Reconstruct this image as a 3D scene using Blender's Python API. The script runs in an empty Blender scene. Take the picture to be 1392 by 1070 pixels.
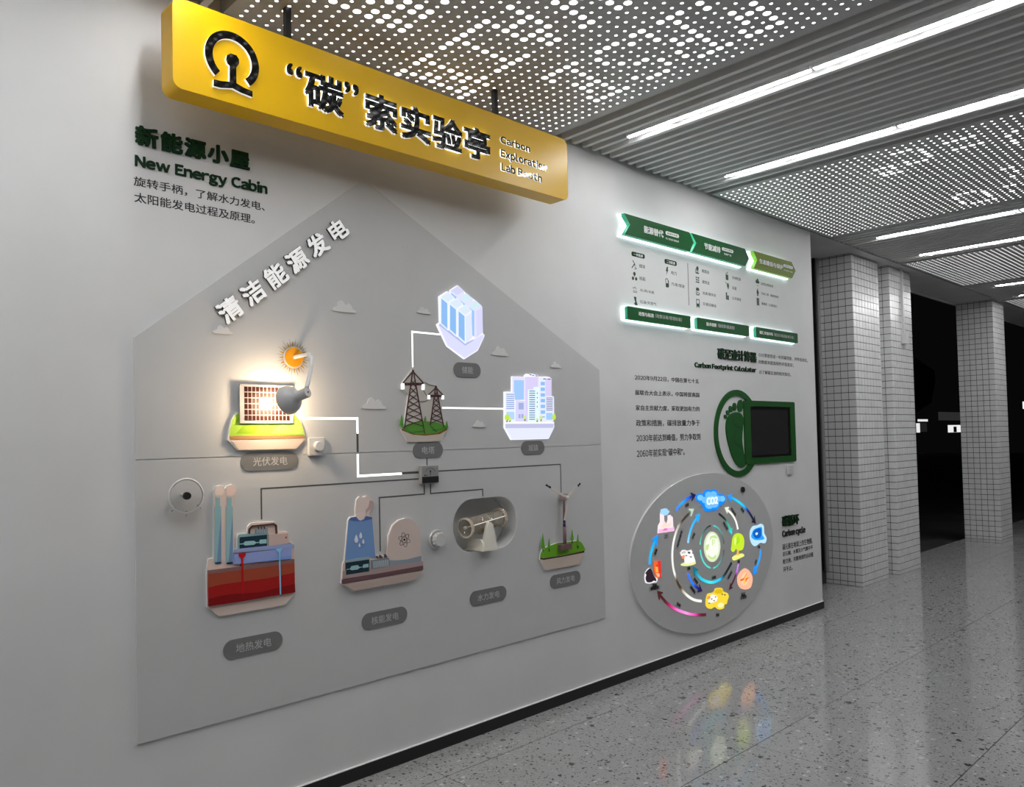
import bpy, bmesh, math, random
from math import sin, cos, pi, radians, sqrt, atan2
from mathutils import Vector, Matrix
from mathutils.geometry import tessellate_polygon
random.seed(7)
sc = bpy.context.scene
COL = sc.collection

# ------------------------------------------------------------------ camera
YAW, PIT, ROL = radians(46.098), radians(1.7275), radians(-1.298)
FPX, CX, CY = 1069.07, 696.0, 565.87
CAM = Vector((0.0, -3.1698, 1.55))
fw = Vector((cos(PIT)*cos(YAW), cos(PIT)*sin(YAW), sin(PIT)))
rt = fw.cross(Vector((0, 0, 1))).normalized(); up = rt.cross(fw)
RT = rt*cos(ROL) + up*sin(ROL); UP = -rt*sin(ROL) + up*cos(ROL)
cd = bpy.data.cameras.new('camera'); cam = bpy.data.objects.new('camera', cd); COL.objects.link(cam)
m = Matrix((RT, UP, -fw)).transposed().to_4x4(); m.translation = CAM; cam.matrix_world = m
cd.sensor_fit = 'HORIZONTAL'; cd.sensor_width = 36.0; cd.lens = FPX*36.0/1392
cd.shift_y = (CY-535)/1392; cd.clip_start = 0.05; cd.clip_end = 300
sc.camera = cam

# ------------------------------------------------------------------ world, exposure
w = bpy.data.worlds.new('night'); sc.world = w; w.use_nodes = True
w.node_tree.nodes['Background'].inputs[0].default_value = (0.5, 0.5, 0.5, 1)
w.node_tree.nodes['Background'].inputs[1].default_value = 0.004
sc.view_settings.view_transform = 'Standard'; sc.view_settings.look = 'None'
sc.view_settings.exposure = 0.10; sc.view_settings.gamma = 1.0; sc.view_settings.use_curve_mapping = False
TUBE = 96.0     # radiance of the linear lights
DOTS = 3.2      # radiance of the backlit holes
WARM = 6.0      # watts of the little lamp

# ------------------------------------------------------------------ materials
def lin(c):
    c /= 255.0
    return c/12.92 if c <= 0.04045 else ((c+0.055)/1.055)**2.4
_mats = {}
def mat(name, rgb, rough=0.5, metal=0.0, spec=0.5, emit=None, estr=1.0, alpha=None):
    if name in _mats: return _mats[name]
    m = bpy.data.materials.new(name); m.use_nodes = True
    b = m.node_tree.nodes['Principled BSDF']
    b.inputs['Base Color'].default_value = (*rgb, 1); b.inputs['Roughness'].default_value = rough
    b.inputs['Metallic'].default_value = metal; b.inputs['Specular IOR Level'].default_value = spec
    if emit is not None:
        b.inputs['Emission Color'].default_value = (*emit, 1); b.inputs['Emission Strength'].default_value = estr
    _mats[name] = m
    return m
LIT = 0.50
def paint(r, g, b, lit=LIT, rough=0.5, spec=0.3):
    """matt print or paint of the colour the photo shows under light level `lit`"""
    k = 'paint_%d_%d_%d_%d' % (r, g, b, int(lit*100+rough*1000))
    return mat(k, tuple(min(0.92, lin(c)/lit) for c in (r, g, b)), rough, 0, spec)
def glow(r, g, b, s=1.0):
    """backlit film"""
    k = 'backlit_%d_%d_%d_%d' % (r, g, b, int(s*100))
    return mat(k, (0.0, 0.0, 0.0), 0.35, 0, 0.2, tuple(lin(c) for c in (r, g, b)), s)
def noise_mat(name, c0, c1, scale, rough=0.5, spec=0.3, bump=0.0, detail=4, metal=0.0, stretch=(1, 1, 1)):
    m = mat(name, c0, rough, metal, spec); nt = m.node_tree; b = nt.nodes['Principled BSDF']
    tc = nt.nodes.new('ShaderNodeTexCoord'); mp = nt.nodes.new('ShaderNodeMapping'); mp.inputs['Scale'].default_value = stretch
    n = nt.nodes.new('ShaderNodeTexNoise'); n.inputs['Scale'].default_value = scale; n.inputs['Detail'].default_value = detail
    r = nt.nodes.new('ShaderNodeValToRGB'); r.color_ramp.elements[0].position = 0.35; r.color_ramp.elements[1].position = 0.65
    r.color_ramp.elements[0].color = (*c0, 1); r.color_ramp.elements[1].color = (*c1, 1)
    nt.links.new(tc.outputs['Object'], mp.inputs[0]); nt.links.new(mp.outputs[0], n.inputs[0])
    nt.links.new(n.outputs[0], r.inputs[0]); nt.links.new(r.outputs[0], b.inputs['Base Color'])
    if bump:
        bp = nt.nodes.new('ShaderNodeBump'); bp.inputs['Strength'].default_value = bump; bp.inputs['Distance'].default_value = 0.002
        nt.links.new(n.outputs[0], bp.inputs['Height']); nt.links.new(bp.outputs[0], b.inputs['Normal'])
    return m
g = lambda v: (v, v, v)
M_WALL = noise_mat('wall_paint', g(.70), g(.745), 2.2, 0.62, 0.3, 0.12)
M_BOARD = noise_mat('board_paint', g(.585), g(.60), 6, 0.5, 0.35, 0.05)
M_BOARDE = mat('board_edge', g(.85), 0.4)
M_BASE = mat('black_skirting', g(.010), 0.35)
M_CEIL = noise_mat('ceiling_metal', g(.44), g(.50), 1.3, 0.42, 0.4)
M_BAFF = noise_mat('baffle_metal', g(.72), g(.76), 2.0, 0.40, 0.45, stretch=(1, .2, 1))
M_DARKC = mat('plenum', g(.16), 0.8)
M_SOFF = noise_mat('soffit_plaster', g(.56), g(.61), 3, 0.8, 0.1)
M_TILE = noise_mat('glazed_tile', g(.70), g(.78), 9, 0.25, 0.5)
M_GROUT = mat('dark_grout', g(.055), 0.8)
M_FRAME = mat('grey_metal_frame', g(.35), 0.45, 0.3)
M_BLACK = mat('gloss_black', g(.003), 0.06, 0, 0.55)
M_RODB = mat('black_rod', g(.006), 0.5)
M_WHITEG = mat('lit_letter_side', g(.9), 0.5, 0, 0.3, (0.93, 1.0, 0.99), 0.55)
M_HALO = mat('halo_led', g(.9), 0.5, 0, 0.3, (0.80, 0.98, 1.0), 2.6)
M_TUBE = mat('light_tube', g(.9), 0.5, 0, 0.3, (1, 1, 1), TUBE)
M_DOT = mat('backlit_diffuser', g(.9), 0.5, 0, 0.3, (1, 1, 1), DOTS)
M_LED = mat('led_strip_lit', g(.9), 0.5, 0, 0.3, (0.96, 0.98, 1.0), 1.15)
M_GROOVE = mat('dark_groove', g(.075), 0.6)
M_WPLAS = mat('white_plastic', g(.62), 0.35)
M_TAG = mat('grey_tag', g(.185), 0.45)
M_TAGT = mat('tag_text', g(.52), 0.5)
M_INK = mat('black_ink', g(.012), 0.55)
M_DGREEN = mat('dark_green_letter', (0.004, 0.032, 0.009), 0.55, 0, 0.15)
M_GREEN = mat('green_lacquer', (0.008, 0.088, 0.022), 0.50, 0, 0.12)
M_SIDEG = mat('green_side', (0.05, 0.42, 0.25), 0.25, 0, 0.5, (0.02, 0.35, 0.2), 0.25)
M_OLIVE = mat('olive_lacquer', (0.14, 0.20, 0.004), 0.50, 0, 0.12)
M_OLIVES = mat('olive_side', (0.25, 0.55, 0.05), 0.3, 0, 0.5, (0.2, 0.6, 0.03), 0.25)
M_GTEXT = mat('white_text', g(.80), 0.5)
def yellow():
    m = noise_mat('yellow_sign_paint', (0.76, 0.44, 0.002), (0.79, 0.46, 0.002), 1.5, 0.34, 0.35)
    m.node_tree.nodes['Principled BSDF'].inputs['Coat Weight'].default_value = 0.12
    m.node_tree.nodes['Principled BSDF'].inputs['Coat Roughness'].default_value = 0.22
    return m
M_YEL = yellow()
def clear(name, tint=(1, 1, 1), rough=0.02, ior=1.45):
    m = bpy.data.materials.new(name); m.use_nodes = True; b = m.node_tree.nodes['Principled BSDF']
    b.inputs['Base Color'].default_value = (*tint, 1); b.inputs['Roughness'].default_value = rough
    b.inputs['Transmission Weight'].default_value = 1.0; b.inputs['IOR'].default_value = ior
    return m
M_ACRYL = clear('clear_acrylic')
M_GLASSW = mat('warm_acrylic', (0.42, 0.37, 0.30), 0.06, 0, 0.9); M_GLASSW.node_tree.nodes['Principled BSDF'].inputs['Alpha'].default_value = 0.50
def terrazzo():
    m = mat('terrazzo', g(.3), 0.085, 0, 0.55); nt = m.node_tree; b = nt.nodes['Principled BSDF']; L = nt.links.new
    tc = nt.nodes.new('ShaderNodeTexCoord')
    geo = nt.nodes.new('ShaderNodeNewGeometry')
    def chips(scale, lo, hi, seed):
        mp = nt.nodes.new('ShaderNodeMapping'); mp.inputs['Location'].default_value = (seed, seed*2, 0); mp.inputs['Rotation'].default_value = (0, 0, seed)
        L(geo.outputs['Position'], mp.inputs[0])
        ns = nt.nodes.new('ShaderNodeTexNoise'); ns.inputs['Scale'].default_value = scale*1.3; ns.inputs['Detail'].default_value = 1
        L(mp.outputs[0], ns.inputs[0])
        vm = nt.nodes.new('ShaderNodeVectorMath'); vm.operation = 'MULTIPLY_ADD'; vm.inputs[1].default_value = (.014*60/scale,)*3
        L(ns.outputs[1], vm.inputs[0]); L(mp.outputs[0], vm.inputs[2])
        v = nt.nodes.new('ShaderNodeTexVoronoi'); v.inputs['Scale'].default_value = scale; v.inputs['Randomness'].default_value = 1.0
        L(vm.outputs[0], v.inputs[0])
        sep = nt.nodes.new('ShaderNodeSeparateColor'); L(v.outputs['Color'], sep.inputs[0])
        # chip size differs from cell to cell
        th = nt.nodes.new('ShaderNodeMapRange'); th.inputs[3].default_value = 0.08; th.inputs[4].default_value = 0.42
        L(sep.outputs[1], th.inputs[0])
        lt = nt.nodes.new('ShaderNodeMath'); lt.operation = 'LESS_THAN'; L(v.outputs['Distance'], lt.inputs[0]); L(th.outputs[0], lt.inputs[1])
        a = nt.nodes.new('ShaderNodeMath'); a.operation = 'GREATER_THAN'; L(sep.outputs[0], a.inputs[0]); a.inputs[1].default_value = lo
        bb = nt.nodes.new('ShaderNodeMath'); bb.operation = 'LESS_THAN'; L(sep.outputs[0], bb.inputs[0]); bb.inputs[1].default_value = hi
        m1 = nt.nodes.new('ShaderNodeMath'); m1.operation = 'MULTIPLY'; L(a.outputs[0], m1.inputs[0]); L(bb.outputs[0], m1.inputs[1])
        m2 = nt.nodes.new('ShaderNodeMath'); m2.operation = 'MULTIPLY'; L(m1.outputs[0], m2.inputs[0]); L(lt.outputs[0], m2.inputs[1])
        return m2.outputs[0]
    n = nt.nodes.new('ShaderNodeTexNoise'); n.inputs['Scale'].default_value = 3; n.inputs['Detail'].default_value = 6; L(geo.outputs['Position'], n.inputs[0])
    r = nt.nodes.new('ShaderNodeValToRGB'); r.color_ramp.elements[0].color = (.31, .31, .31, 1); r.color_ramp.elements[1].color = (.37, .37, .37, 1); L(n.outputs[0], r.inputs[0])
    cur = r.outputs[0]
    for sca, lo, hi, seed, c in [(95, .0, .40, 1.3, .15), (70, .0, .35, 2.1, .085), (60, .62, .80, 3.7, .44), (42, .0, .26, 5.2, .085), (36, .55, .67, 7.7, .52), (24, .0, .10, 9.4, .06), (150, .0, .5, 4.4, .20)]:
        mx = nt.nodes.new('ShaderNodeMixRGB'); L(chips(sca, lo, hi, seed), mx.inputs[0]); L(cur, mx.inputs[1]); mx.inputs[2].default_value = (c, c, c, 1); cur = mx.outputs[0]
    L(cur, b.inputs['Base Color'])
    bn = nt.nodes.new('ShaderNodeTexNoise'); bn.inputs['Scale'].default_value = 14; L(geo.outputs['Position'], bn.inputs[0])
    bp = nt.nodes.new('ShaderNodeBump'); bp.inputs['Strength'].default_value = 0.05; bp.inputs['Distance'].default_value = 0.003
    L(bn.outputs[0], bp.inputs['Height']); L(bp.outputs[0], b.inputs['Normal'])
    return m
M_FLOOR = terrazzo()

# ------------------------------------------------------------------ helpers
def ray(px, py):
    return RT*((px-CX)/FPX) - UP*((py-CY)/FPX) + fw
def W(px, py, Y=0.0):
    """point of the photo's pixel on the upright plane y = Y, as (x, z)"""
    d = ray(px, py); t = (Y-CAM.y)/d.y; p = CAM + d*t
    return (p.x, p.z)
class Crop:
    def __init__(s, ox, oy, k, Y=-0.012): s.ox, s.oy, s.k, s.Y = ox, oy, k, Y
    def __call__(s, *pts): return [W(s.ox+x/s.k, s.oy+y/s.k, s.Y) for x, y in pts]
    def e(s, cx, cy, rx, ry, n=28, rot=0.0):
        """ellipse drawn in the crop"""
        return s(*[(cx+rx*cos(a)*cos(rot)-ry*sin(a)*sin(rot), cy+rx*cos(a)*sin(rot)+ry*sin(a)*cos(rot)) for a in [2*pi*i/n for i in range(n)]])
    def blob(s, cx, cy, rx, ry, lobes=6, amp=.13, n=48, ph=0.0):
        return s(*[(cx+rx*(1-amp+amp*abs(sin(lobes*a/2+ph))*1.6)*cos(a), cy+ry*(1-amp+amp*abs(sin(lobes*a/2+ph))*1.6)*sin(a)) for a in [2*pi*i/n for i in range(n)]])
def tag(o, label=None, cat=None, group=None, kind=None):
    if label: o['label'] = label
    if cat: o['category'] = cat
    if group: o['group'] = group
    if kind: o['kind'] = kind
    return o
def link(name, me, parent=None):
    o = bpy.data.objects.new(name, me); COL.objects.link(o)
    if parent is not None:
        o.parent = parent
        o.matrix_parent_inverse = Matrix.Translation(parent.location).inverted() if parent.parent is None else Matrix.Identity(4)
    return o
def thing(name, loc, label=None, cat=None, group=None, kind=None):
    o = bpy.data.objects.new(name, None); COL.objects.link(o); o.location = loc; o.empty_display_size = 0.05
    return tag(o, label, cat, group, kind)
class MB:
    def __init__(s): s.v = []; s.f = []; s.mi = []; s.sm = False
    def poly(s, pts, mi=0):
        b = len(s.v); s.v += [tuple(p) for p in pts]; s.f.append(tuple(range(b, b+len(pts)))); s.mi.append(mi)
    def box(s, x0, x1, y0, y1, z0, z1, mi=0, bev=0):
        b = len(s.v)
        s.v += [(x, y, z) for z in (z0, z1) for y in (y0, y1) for x in (x0, x1)]
        for q in ((0, 2, 3, 1), (4, 5, 7, 6), (0, 1, 5, 4), (2, 6, 7, 3), (0, 4, 6, 2), (1, 3, 7, 5)):
            s.f.append(tuple(b+i for i in q)); s.mi.append(mi)
        return s
    def slab(s, loops, y0, y1, mi=0, mside=None, back=False):
        """outline(s) in x,z (first outer, others holes) extruded from y0 (wall side) to y1 (room side)"""
        loops = [list(l) for l in loops]
        pts = [Vector((p[0], p[1], 0)) for l in loops for p in l]
        tris = tessellate_polygon([[Vector((p[0], p[1], 0)) for p in l] for l in loops])
        b = len(s.v); n = len(pts)
        s.v += [(p.x, y1, p.y) for p in pts]
        for t in tris:
            a, c, d = pts[t[0]], pts[t[1]], pts[t[2]]
            ar = (c.x-a.x)*(d.y-a.y)-(c.y-a.y)*(d.x-a.x)
            if abs(ar) < 1e-12: continue
            t = t if ar > 0 else (t[0], t[2], t[1])
            s.f.append(tuple(b+i for i in t)); s.mi.append(mi)
        s.v += [(p.x, y0, p.y) for p in pts]
        k = 0
        for li, l in enumerate(loops):
            m_ = len(l); area = sum(l[i][0]*l[(i+1) % m_][1]-l[(i+1) % m_][0]*l[i][1] for i in range(m_))
            flip = (area < 0) != (li > 0)
            for i in range(m_):
                a = b+k+i; c = b+k+(i+1) % m_
                q = (c, a, a+n, c+n) if not flip else (a, c, c+n, a+n)
                s.f.append(q); s.mi.append(mi if mside is None else mside)
            k += m_
        if back:
            for t in tris: s.f.append(tuple(b+n+i for i in (t[0], t[2], t[1]))); s.mi.append(mi)
        return s
    def tube(s, path, rad, n=12, mi=0, caps=True):
        path = [Vector(p) for p in path]; rads = rad if isinstance(rad, (list, tuple)) else [rad]*len(path)
        b = len(s.v); ref = None
        for i, p in enumerate(path):
            d = (path[min(i+1, len(path)-1)]-path[max(i-1, 0)]).normalized()
            if ref is None: ref = d.orthogonal().normalized()
            ref = (ref-d*ref.dot(d)).normalized(); q = d.cross(ref)
            for k in range(n):
                a = 2*pi*k/n; s.v.append(tuple(p+(ref*cos(a)+q*sin(a))*rads[i]))
        for i in range(len(path)-1):
            for k in range(n):
                s.f.append((b+i*n+k, b+i*n+(k+1) % n, b+(i+1)*n+(k+1) % n, b+(i+1)*n+k)); s.mi.append(mi)
        if caps:
            s.f.append(tuple(b+k for k in reversed(range(n)))); s.mi.append(mi)
            s.f.append(tuple(b+(len(path)-1)*n+k for k in range(n))); s.mi.append(mi)
        return s
    def bar(s, a, c, wd, y0, y1, mi=0):
        """thick straight line in x,z"""
        dx, dz = c[0]-a[0], c[1]-a[1]; l = max(1e-9, sqrt(dx*dx+dz*dz)); nx, nz = -dz/l*wd/2, dx/l*wd/2
        return s.slab([[(a[0]+nx, a[1]+nz), (a[0]-nx, a[1]-nz), (c[0]-nx, c[1]-nz), (c[0]+nx, c[1]+nz)]], y0, y1, mi)
    def build(s, name, mats, parent=None, smooth=False, bevel=0):
        me = bpy.data.meshes.new(name); me.from_pydata(s.v, [], s.f)
        if not isinstance(mats, (list, tuple)): mats = [mats]
        for m_ in mats: me.materials.append(m_)
        me.polygons.foreach_set('material_index', s.mi)
        if smooth: me.polygons.foreach_set('use_smooth', [True]*len(s.f))
        me.update(); o = link(name, me, parent)
        if bevel:
            bv = o.modifiers.new('b', 'BEVEL'); bv.width = bevel; bv.segments = 2; bv.limit_method = 'ANGLE'
        return o
def circle(cx, cz, rx, rz=None, n=40, a0=0.0, a1=2*pi):
    rz = rx if rz is None else rz
    full = abs(a1-a0-2*pi) < 1e-6
    return [(cx+rx*cos(a0+(a1-a0)*i/(n if full else n-1)), cz+rz*sin(a0+(a1-a0)*i/(n if full else n-1))) for i in range(n)]
def rrect(x0, x1, z0, z1, r, n=6):
    out = []
    for cx, cz, a in ((x1-r, z1-r, 0), (x0+r, z1-r, pi/2), (x0+r, z0+r, pi), (x1-r, z0+r, 1.5*pi)):
        out += [(cx+r*cos(a+pi/2*i/n), cz+r*sin(a+pi/2*i/n)) for i in range(n+1)]
    return out
def inset(loop, d):
    """grow (d>0) an outline outward"""
    n = len(loop); A = sum(loop[i][0]*loop[(i+1) % n][1]-loop[(i+1) % n][0]*loop[i][1] for i in range(n)); sg = 1 if A > 0 else -1
    out = []
    for i in range(n):
        p0, p, p1 = loop[i-1], loop[i], loop[(i+1) % n]
        def nr(a, b):
            dx, dz = b[0]-a[0], b[1]-a[1]; l = sqrt(dx*dx+dz*dz) or 1e-9; return dz/l*sg, -dx/l*sg
        n0, n1 = nr(p0, p), nr(p, p1); vx, vz = n0[0]+n1[0], n0[1]+n1[1]; k = max(0.5, (vx*vx+vz*vz)/2)
        out.append((p[0]+vx*d/k, p[1]+vz*d/k))
    return out
def smooth(pts, closed=True, sub=4):
    n = len(pts); out = []
    for i in range(n if closed else n-1):
        p0 = pts[(i-1) % n] if closed or i > 0 else pts[i]; p1 = pts[i]; p2 = pts[(i+1) % n]
        p3 = pts[(i+2) % n] if closed or i+2 < n else p2
        for k in range(sub):
            t = k/sub
            out.append(tuple(0.5*((2*p1[j])+(-p0[j]+p2[j])*t+(2*p0[j]-5*p1[j]+4*p2[j]-p3[j])*t*t+(-p0[j]+3*p1[j]-3*p2[j]+p3[j])*t**3) for j in range(2)))
    if not closed: out.append(tuple(pts[-1]))
    return out
def slab(name, loops, y0, y1, mats, parent=None, mside=None, bevel=0, label=None):
    if isinstance(loops[0][0], (int, float)): loops = [loops]
    o = MB().slab(loops, y0, y1, 0, mside).build(name, mats, parent, bevel=bevel)
    if label: o['label'] = label
    return o

_gl = {}
def glyph(ch):
    """extruded glyph of one character in em units: vertices, (face, normal z), advance"""
    if ch in _gl: return _gl[ch]
    c = bpy.data.curves.new('glyphs', 'FONT'); c.resolution_u = 3; c.extrude = 0.5; c.fill_mode = 'BOTH'
    c.body = chr(ord(ch)+0xFEE0) if ch.isascii() and (ch.isalnum()) else ch     # wide forms share the face of the Chinese type
    o = bpy.data.objects.new('glyphs', c); COL.objects.link(o)
    d = bpy.context.evaluated_depsgraph_get(); me = bpy.data.meshes.new_from_object(o.evaluated_get(d))
    vs = [tuple(v.co) for v in me.vertices]; fs = [(tuple(p.vertices), p.normal.z) for p in me.polygons if p.normal.z > -0.5]
    bpy.data.meshes.remove(me); bpy.data.objects.remove(o); bpy.data.curves.remove(c)
    if ch.isascii() or ch in '“”':
        x0 = min(v[0] for v in vs); x1 = max(v[0] for v in vs); vs = [(v[0]-x0+.035, v[1], v[2]) for v in vs]; adv = x1-x0+(.085 if ch != 'r' else .05)
    else: adv = 1.0
    _gl[ch] = (vs, fs, adv)
    return _gl[ch]
def letters(parent, s, box, y0, y1, mats, off=0.0, base=False, split=None, part='text_line', rot=None, sp=0.0):
    """lettering on an upright plane. box=(x0,ztop,x1,zbot); base: zbot is the baseline. y0 wall side, y1 face. off: stroke gain"""
    cur = 0.0; lay = []
    for ch in s:
        if ch == ' ': cur += .30; continue
        vs, fs, adv = glyph(ch); lay.append((cur, vs, fs)); cur += adv+sp
    ax = min(c+v[0] for c, vs, fs in lay for v in vs)-off; bx = max(c+v[0] for c, vs, fs in lay for v in vs)+off
    ay = 0.0 if base else min(v[1] for c, vs, fs in lay for v in vs)-off; by = max(v[1] for c, vs, fs in lay for v in vs)+off
    x0, zt, x1, zb = box; kx = (x1-x0)/(bx-ax); kz = (zt-zb)/(by-ay)
    def tr(x, y, z, ci=0):
        X = x0+(x-ax)*kx; Z = zb+(y-ay)*kz
        if rot:
            ang, px, pz = rot; dx, dz = X-px, Z-pz; X, Z = px+dx*cos(ang)-dz*sin(ang), pz+dx*sin(ang)+dz*cos(ang)
        return (X, y1-.00009*ci if z > 0 else y0, Z)
    if not isinstance(mats, (list, tuple)): mats = [mats]
    cps = [(0, 0)] if off < .004 else [(-off, -off), (off, off), (-off, off), (off, -off)]
    if off > .025: cps.append((0, 0))
    out = []; b = MB()
    for c, vs, fs in lay:
        if split: b = MB()
        for ci, (ox, oy) in enumerate(cps):
            k = len(b.v); b.v += [tr(c+v[0]+ox, v[1]+oy, v[2], ci) for v in vs]
            for f, nz in fs: b.f.append(tuple(k+i for i in f)); b.mi.append(0 if nz > 0.5 or len(mats) == 1 else 1)
        if split: out.append(b.build(split, mats, parent))
    if not split: out.append(b.build(part, mats, parent))
    return out
def tbox(tl, br, Y=0.0):
    a = W(*tl, Y); b = W(*br, Y); return (a[0], a[1], b[0], b[1])

# ================================================================== SETTING
ZC = 3.362; WEND = 6.815; YF = 0.50
# ---- floor of terrazzo slabs
fl = thing('floor', (0, 0, 0), kind='structure')
MB().box(-6.0, 22.0, -7.2, YF, -0.12, -0.006).build('floor_bed', M_GROUT, fl)
xs = [2.31+1.29*k for k in range(-6, 15)]; ysl = [YF]+[-0.277-0.845*k for k in range(-0, 9)]
shared = {}
for i in range(len(xs)-1):
    for j in range(len(ysl)-1):
        y1, y0 = ysl[j], ysl[j+1]; key = round(y1-y0, 4)
        if key not in shared:
            b = MB().box(0.002, 1.29-0.002, 0.002, y1-y0-0.002, -0.03, 0.0); me_o = b.build('floor_slab', M_FLOOR, fl); shared[key] = me_o.data
            me_o.location = (xs[i], y0, 0)
        else:
            o = link('floor_slab', shared[key], fl); o.location = (xs[i], y0, 0)
# ---- display wall with the oval niche
NX0, NX1, NZ0, NZ1 = 2.601, 3.063, 0.962, 1.243
nz = rrect(NX0, NX1, NZ0, NZ1, 0.136, 10)
wl = MB()
wl.slab([[(-2.6, 0.0), (WEND, 0.0), (WEND, 3.50), (-2.6, 3.50)], nz], 0.10, 0.0)
wl.box(-2.6, WEND, 0.10, 0.20, 0, 3.5)
wall = wl.build('wall_left', M_WALL); tag(wall, kind='structure')
b = MB().box(-2.6, WEND, -0.008, 0.0, 0.0, 0.062); tag(b.build('baseboard_left', M_BASE), kind='structure')
b = MB().box(-2.6, WEND, -0.010, 0.0, 0.062, 0.066); tag(b.build('trim_1', mat('pale_bead', g(.9), .3)), kind='structure')
b = MB().box(WEND-.001, WEND+.010, -0.008, 0.2, 0.0, 0.062); tag(b.build('baseboard_end', M_BASE), kind='structure')
# hall walls out of view, to close the room behind the camera
b = MB().box(-6.0, 22.0, -7.4, -7.2, 0, 3.6); tag(b.build('wall_right', mat('far_wall_paint', g(.28), .7)), kind='structure')
b = MB().box(-6.2, -6.0, -7.4, 0.2, 0, 3.6); tag(b.build('wall_rear', M_WALL), kind='structure')
b = MB().box(-6.0, -2.6, 0.0, 0.2, 0, 3.6); tag(b.build('wall_left', M_WALL), kind='structure')
b = MB().box(22.0, 22.2, -7.4, 0.6, 0, 3.6); tag(b.build('wall_front', M_WALL), kind='structure')
for k, x in enumerate((0.6, 5.2, 9.8)):
    d = MB().box(x, x+.95, -7.2, -7.16, 0, 2.15).build('door_%d' % (k+1), mat('grey_door', g(.22), .4)); tag(d, kind='structure')
    hd = MB().tube([(x+.86, -7.12, .98), (x+.86, -7.12, 1.14)], .012).build('handle', M_FRAME, d)

# ---- ceiling
ce = thing('ceiling', (0, 0, ZC), kind='structure')
MB().box(-6.0, 22.0, -7.2, 0.0, 3.50, 3.60).build('plenum_slab', M_DARKC, ce)
PX0, PITCH, PW = 1.403, 3.7735, 2.03      # left edge of a perforated bay, bay period, bay width
HX0, HDX, HDY, HR, HRB = 0.064, 0.05746, 0.05, 0.0080, 0.0178
big = {}
def addbig(ox, oy, k, pts, bay):
    for x, y in pts:
        d = ray(ox+x/k, oy+y/k); t = (ZC-CAM.z)/d.z; p = CAM+d*t
        i = round((p.x-PX0-bay*PITCH-HX0)/HDX); j = round((-p.y-0.055)/HDY)
        if 0 <= i < 34 and j >= 0: big.setdefault((bay, j//20), set()).add((i, j % 20))
addbig(400, 0, 5.8, [(278,20),(373,62),(466,101),(555,138),(643,174),(728,210),(811,244),(606,99),(693,137),(779,173),(863,209),(567,20),(711,18),(800,60),(887,98),(971,134),(856,18),(943,58),(1028,97),(1141,14),(1350,240),(1290,275),(1236,310),(1182,344),(1129,377),(1311,343),(1386,376),(1025,437),(974,468),(926,498),(1049,498),(1124,527),(1195,556),(1264,584),(1333,611),(1215,611),(1283,638),(831,555),(785,582),(905,583),(976,611),(1048,638),(1117,663),(1186,689),(1252,713),(1319,738),(1271,762),(1025,584),(1095,611),(1363,713)], 0)
addbig(620, 0, 5.8, [(438,8),(373,50),(448,88),(524,125),(598,162),(669,197),(737,230),(461,163),(398,202),(337,238),(189,166),(130,203),(71,240),(15,275),(264,202),(411,271),(482,304),(551,336),(613,301),(675,266),(743,298),(809,330),(680,333),(748,364),(35,343),(109,375),(181,407),(251,437),(321,466),(388,494),(455,521),(399,551),(346,579),(511,491),(568,461),(56,610),(124,636),(190,662),(241,634),(10,636),(91,713),(42,738),(722,8),(795,41),(866,79),(935,116),(1004,153),(1070,187),(1003,224),(935,35),(1004,2),(1145,2),(1214,34),(1354,34),(1282,72),(1257,355),(1190,388),(1125,421),(1122,482),(1182,511),(1301,509),(939,514),(880,545),(822,573),(763,602),(707,630),(768,656),(939,572),(999,599),(1056,626),(1113,651),(1169,676),(1224,701),(1277,724),(1337,698),(942,680),(998,705),(1054,678),(1053,729),(1219,748),(1161,773),(1106,799),(1052,776),(1380,284),(1380,353)], 0)
addbig(820, 0, 5.8, [(56,34),(195,33),(122,72),(755,27),(813,67),(598,105),(519,143),(446,180),(579,180),(637,214),(694,247),(749,281),(803,315),(856,347),(907,377),(982,345),(835,408),(763,439),(301,248),(232,283),(360,283),(418,316),(547,315),(602,348),(674,315),(586,410),(640,440),(96,355),(31,389),(222,352),(22,510),(140,508),(261,506),(327,475),(449,473),(502,502),(491,559),(425,588),(360,618),(245,619),(1172,26),(1227,64),(1280,101),(1330,137),(1375,172),(1142,102),(1006,104),(1060,140),(1113,176),(1086,244),(1136,279),(1215,243),(1297,208)], 0)
addbig(1100, 160, 4.767, [(546,232),(597,218),(648,204),(722,204),(742,218),(762,231),(782,244),(750,270),(700,283),(628,283),(645,295),(429,332),(478,320),(527,308),(545,320),(518,343),(490,365),(508,377),(560,366),(606,354),(888,160),(943,145),(1002,130),(1061,113),(1115,157),(1060,173),(1000,187),(945,203),(1297,108),(1352,92),(1338,152),(1352,166),(1275,336),(1330,322),(1355,345),(1325,375),(1285,443),(1335,434),(1330,476),(983,495),(1030,486),(1076,475),(960,516),(975,528),(990,540),(1010,552),(1075,552),(1120,543),(1165,533),(1145,475),(1160,486),(1175,496),(1190,508),(1210,518)], 1)
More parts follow.
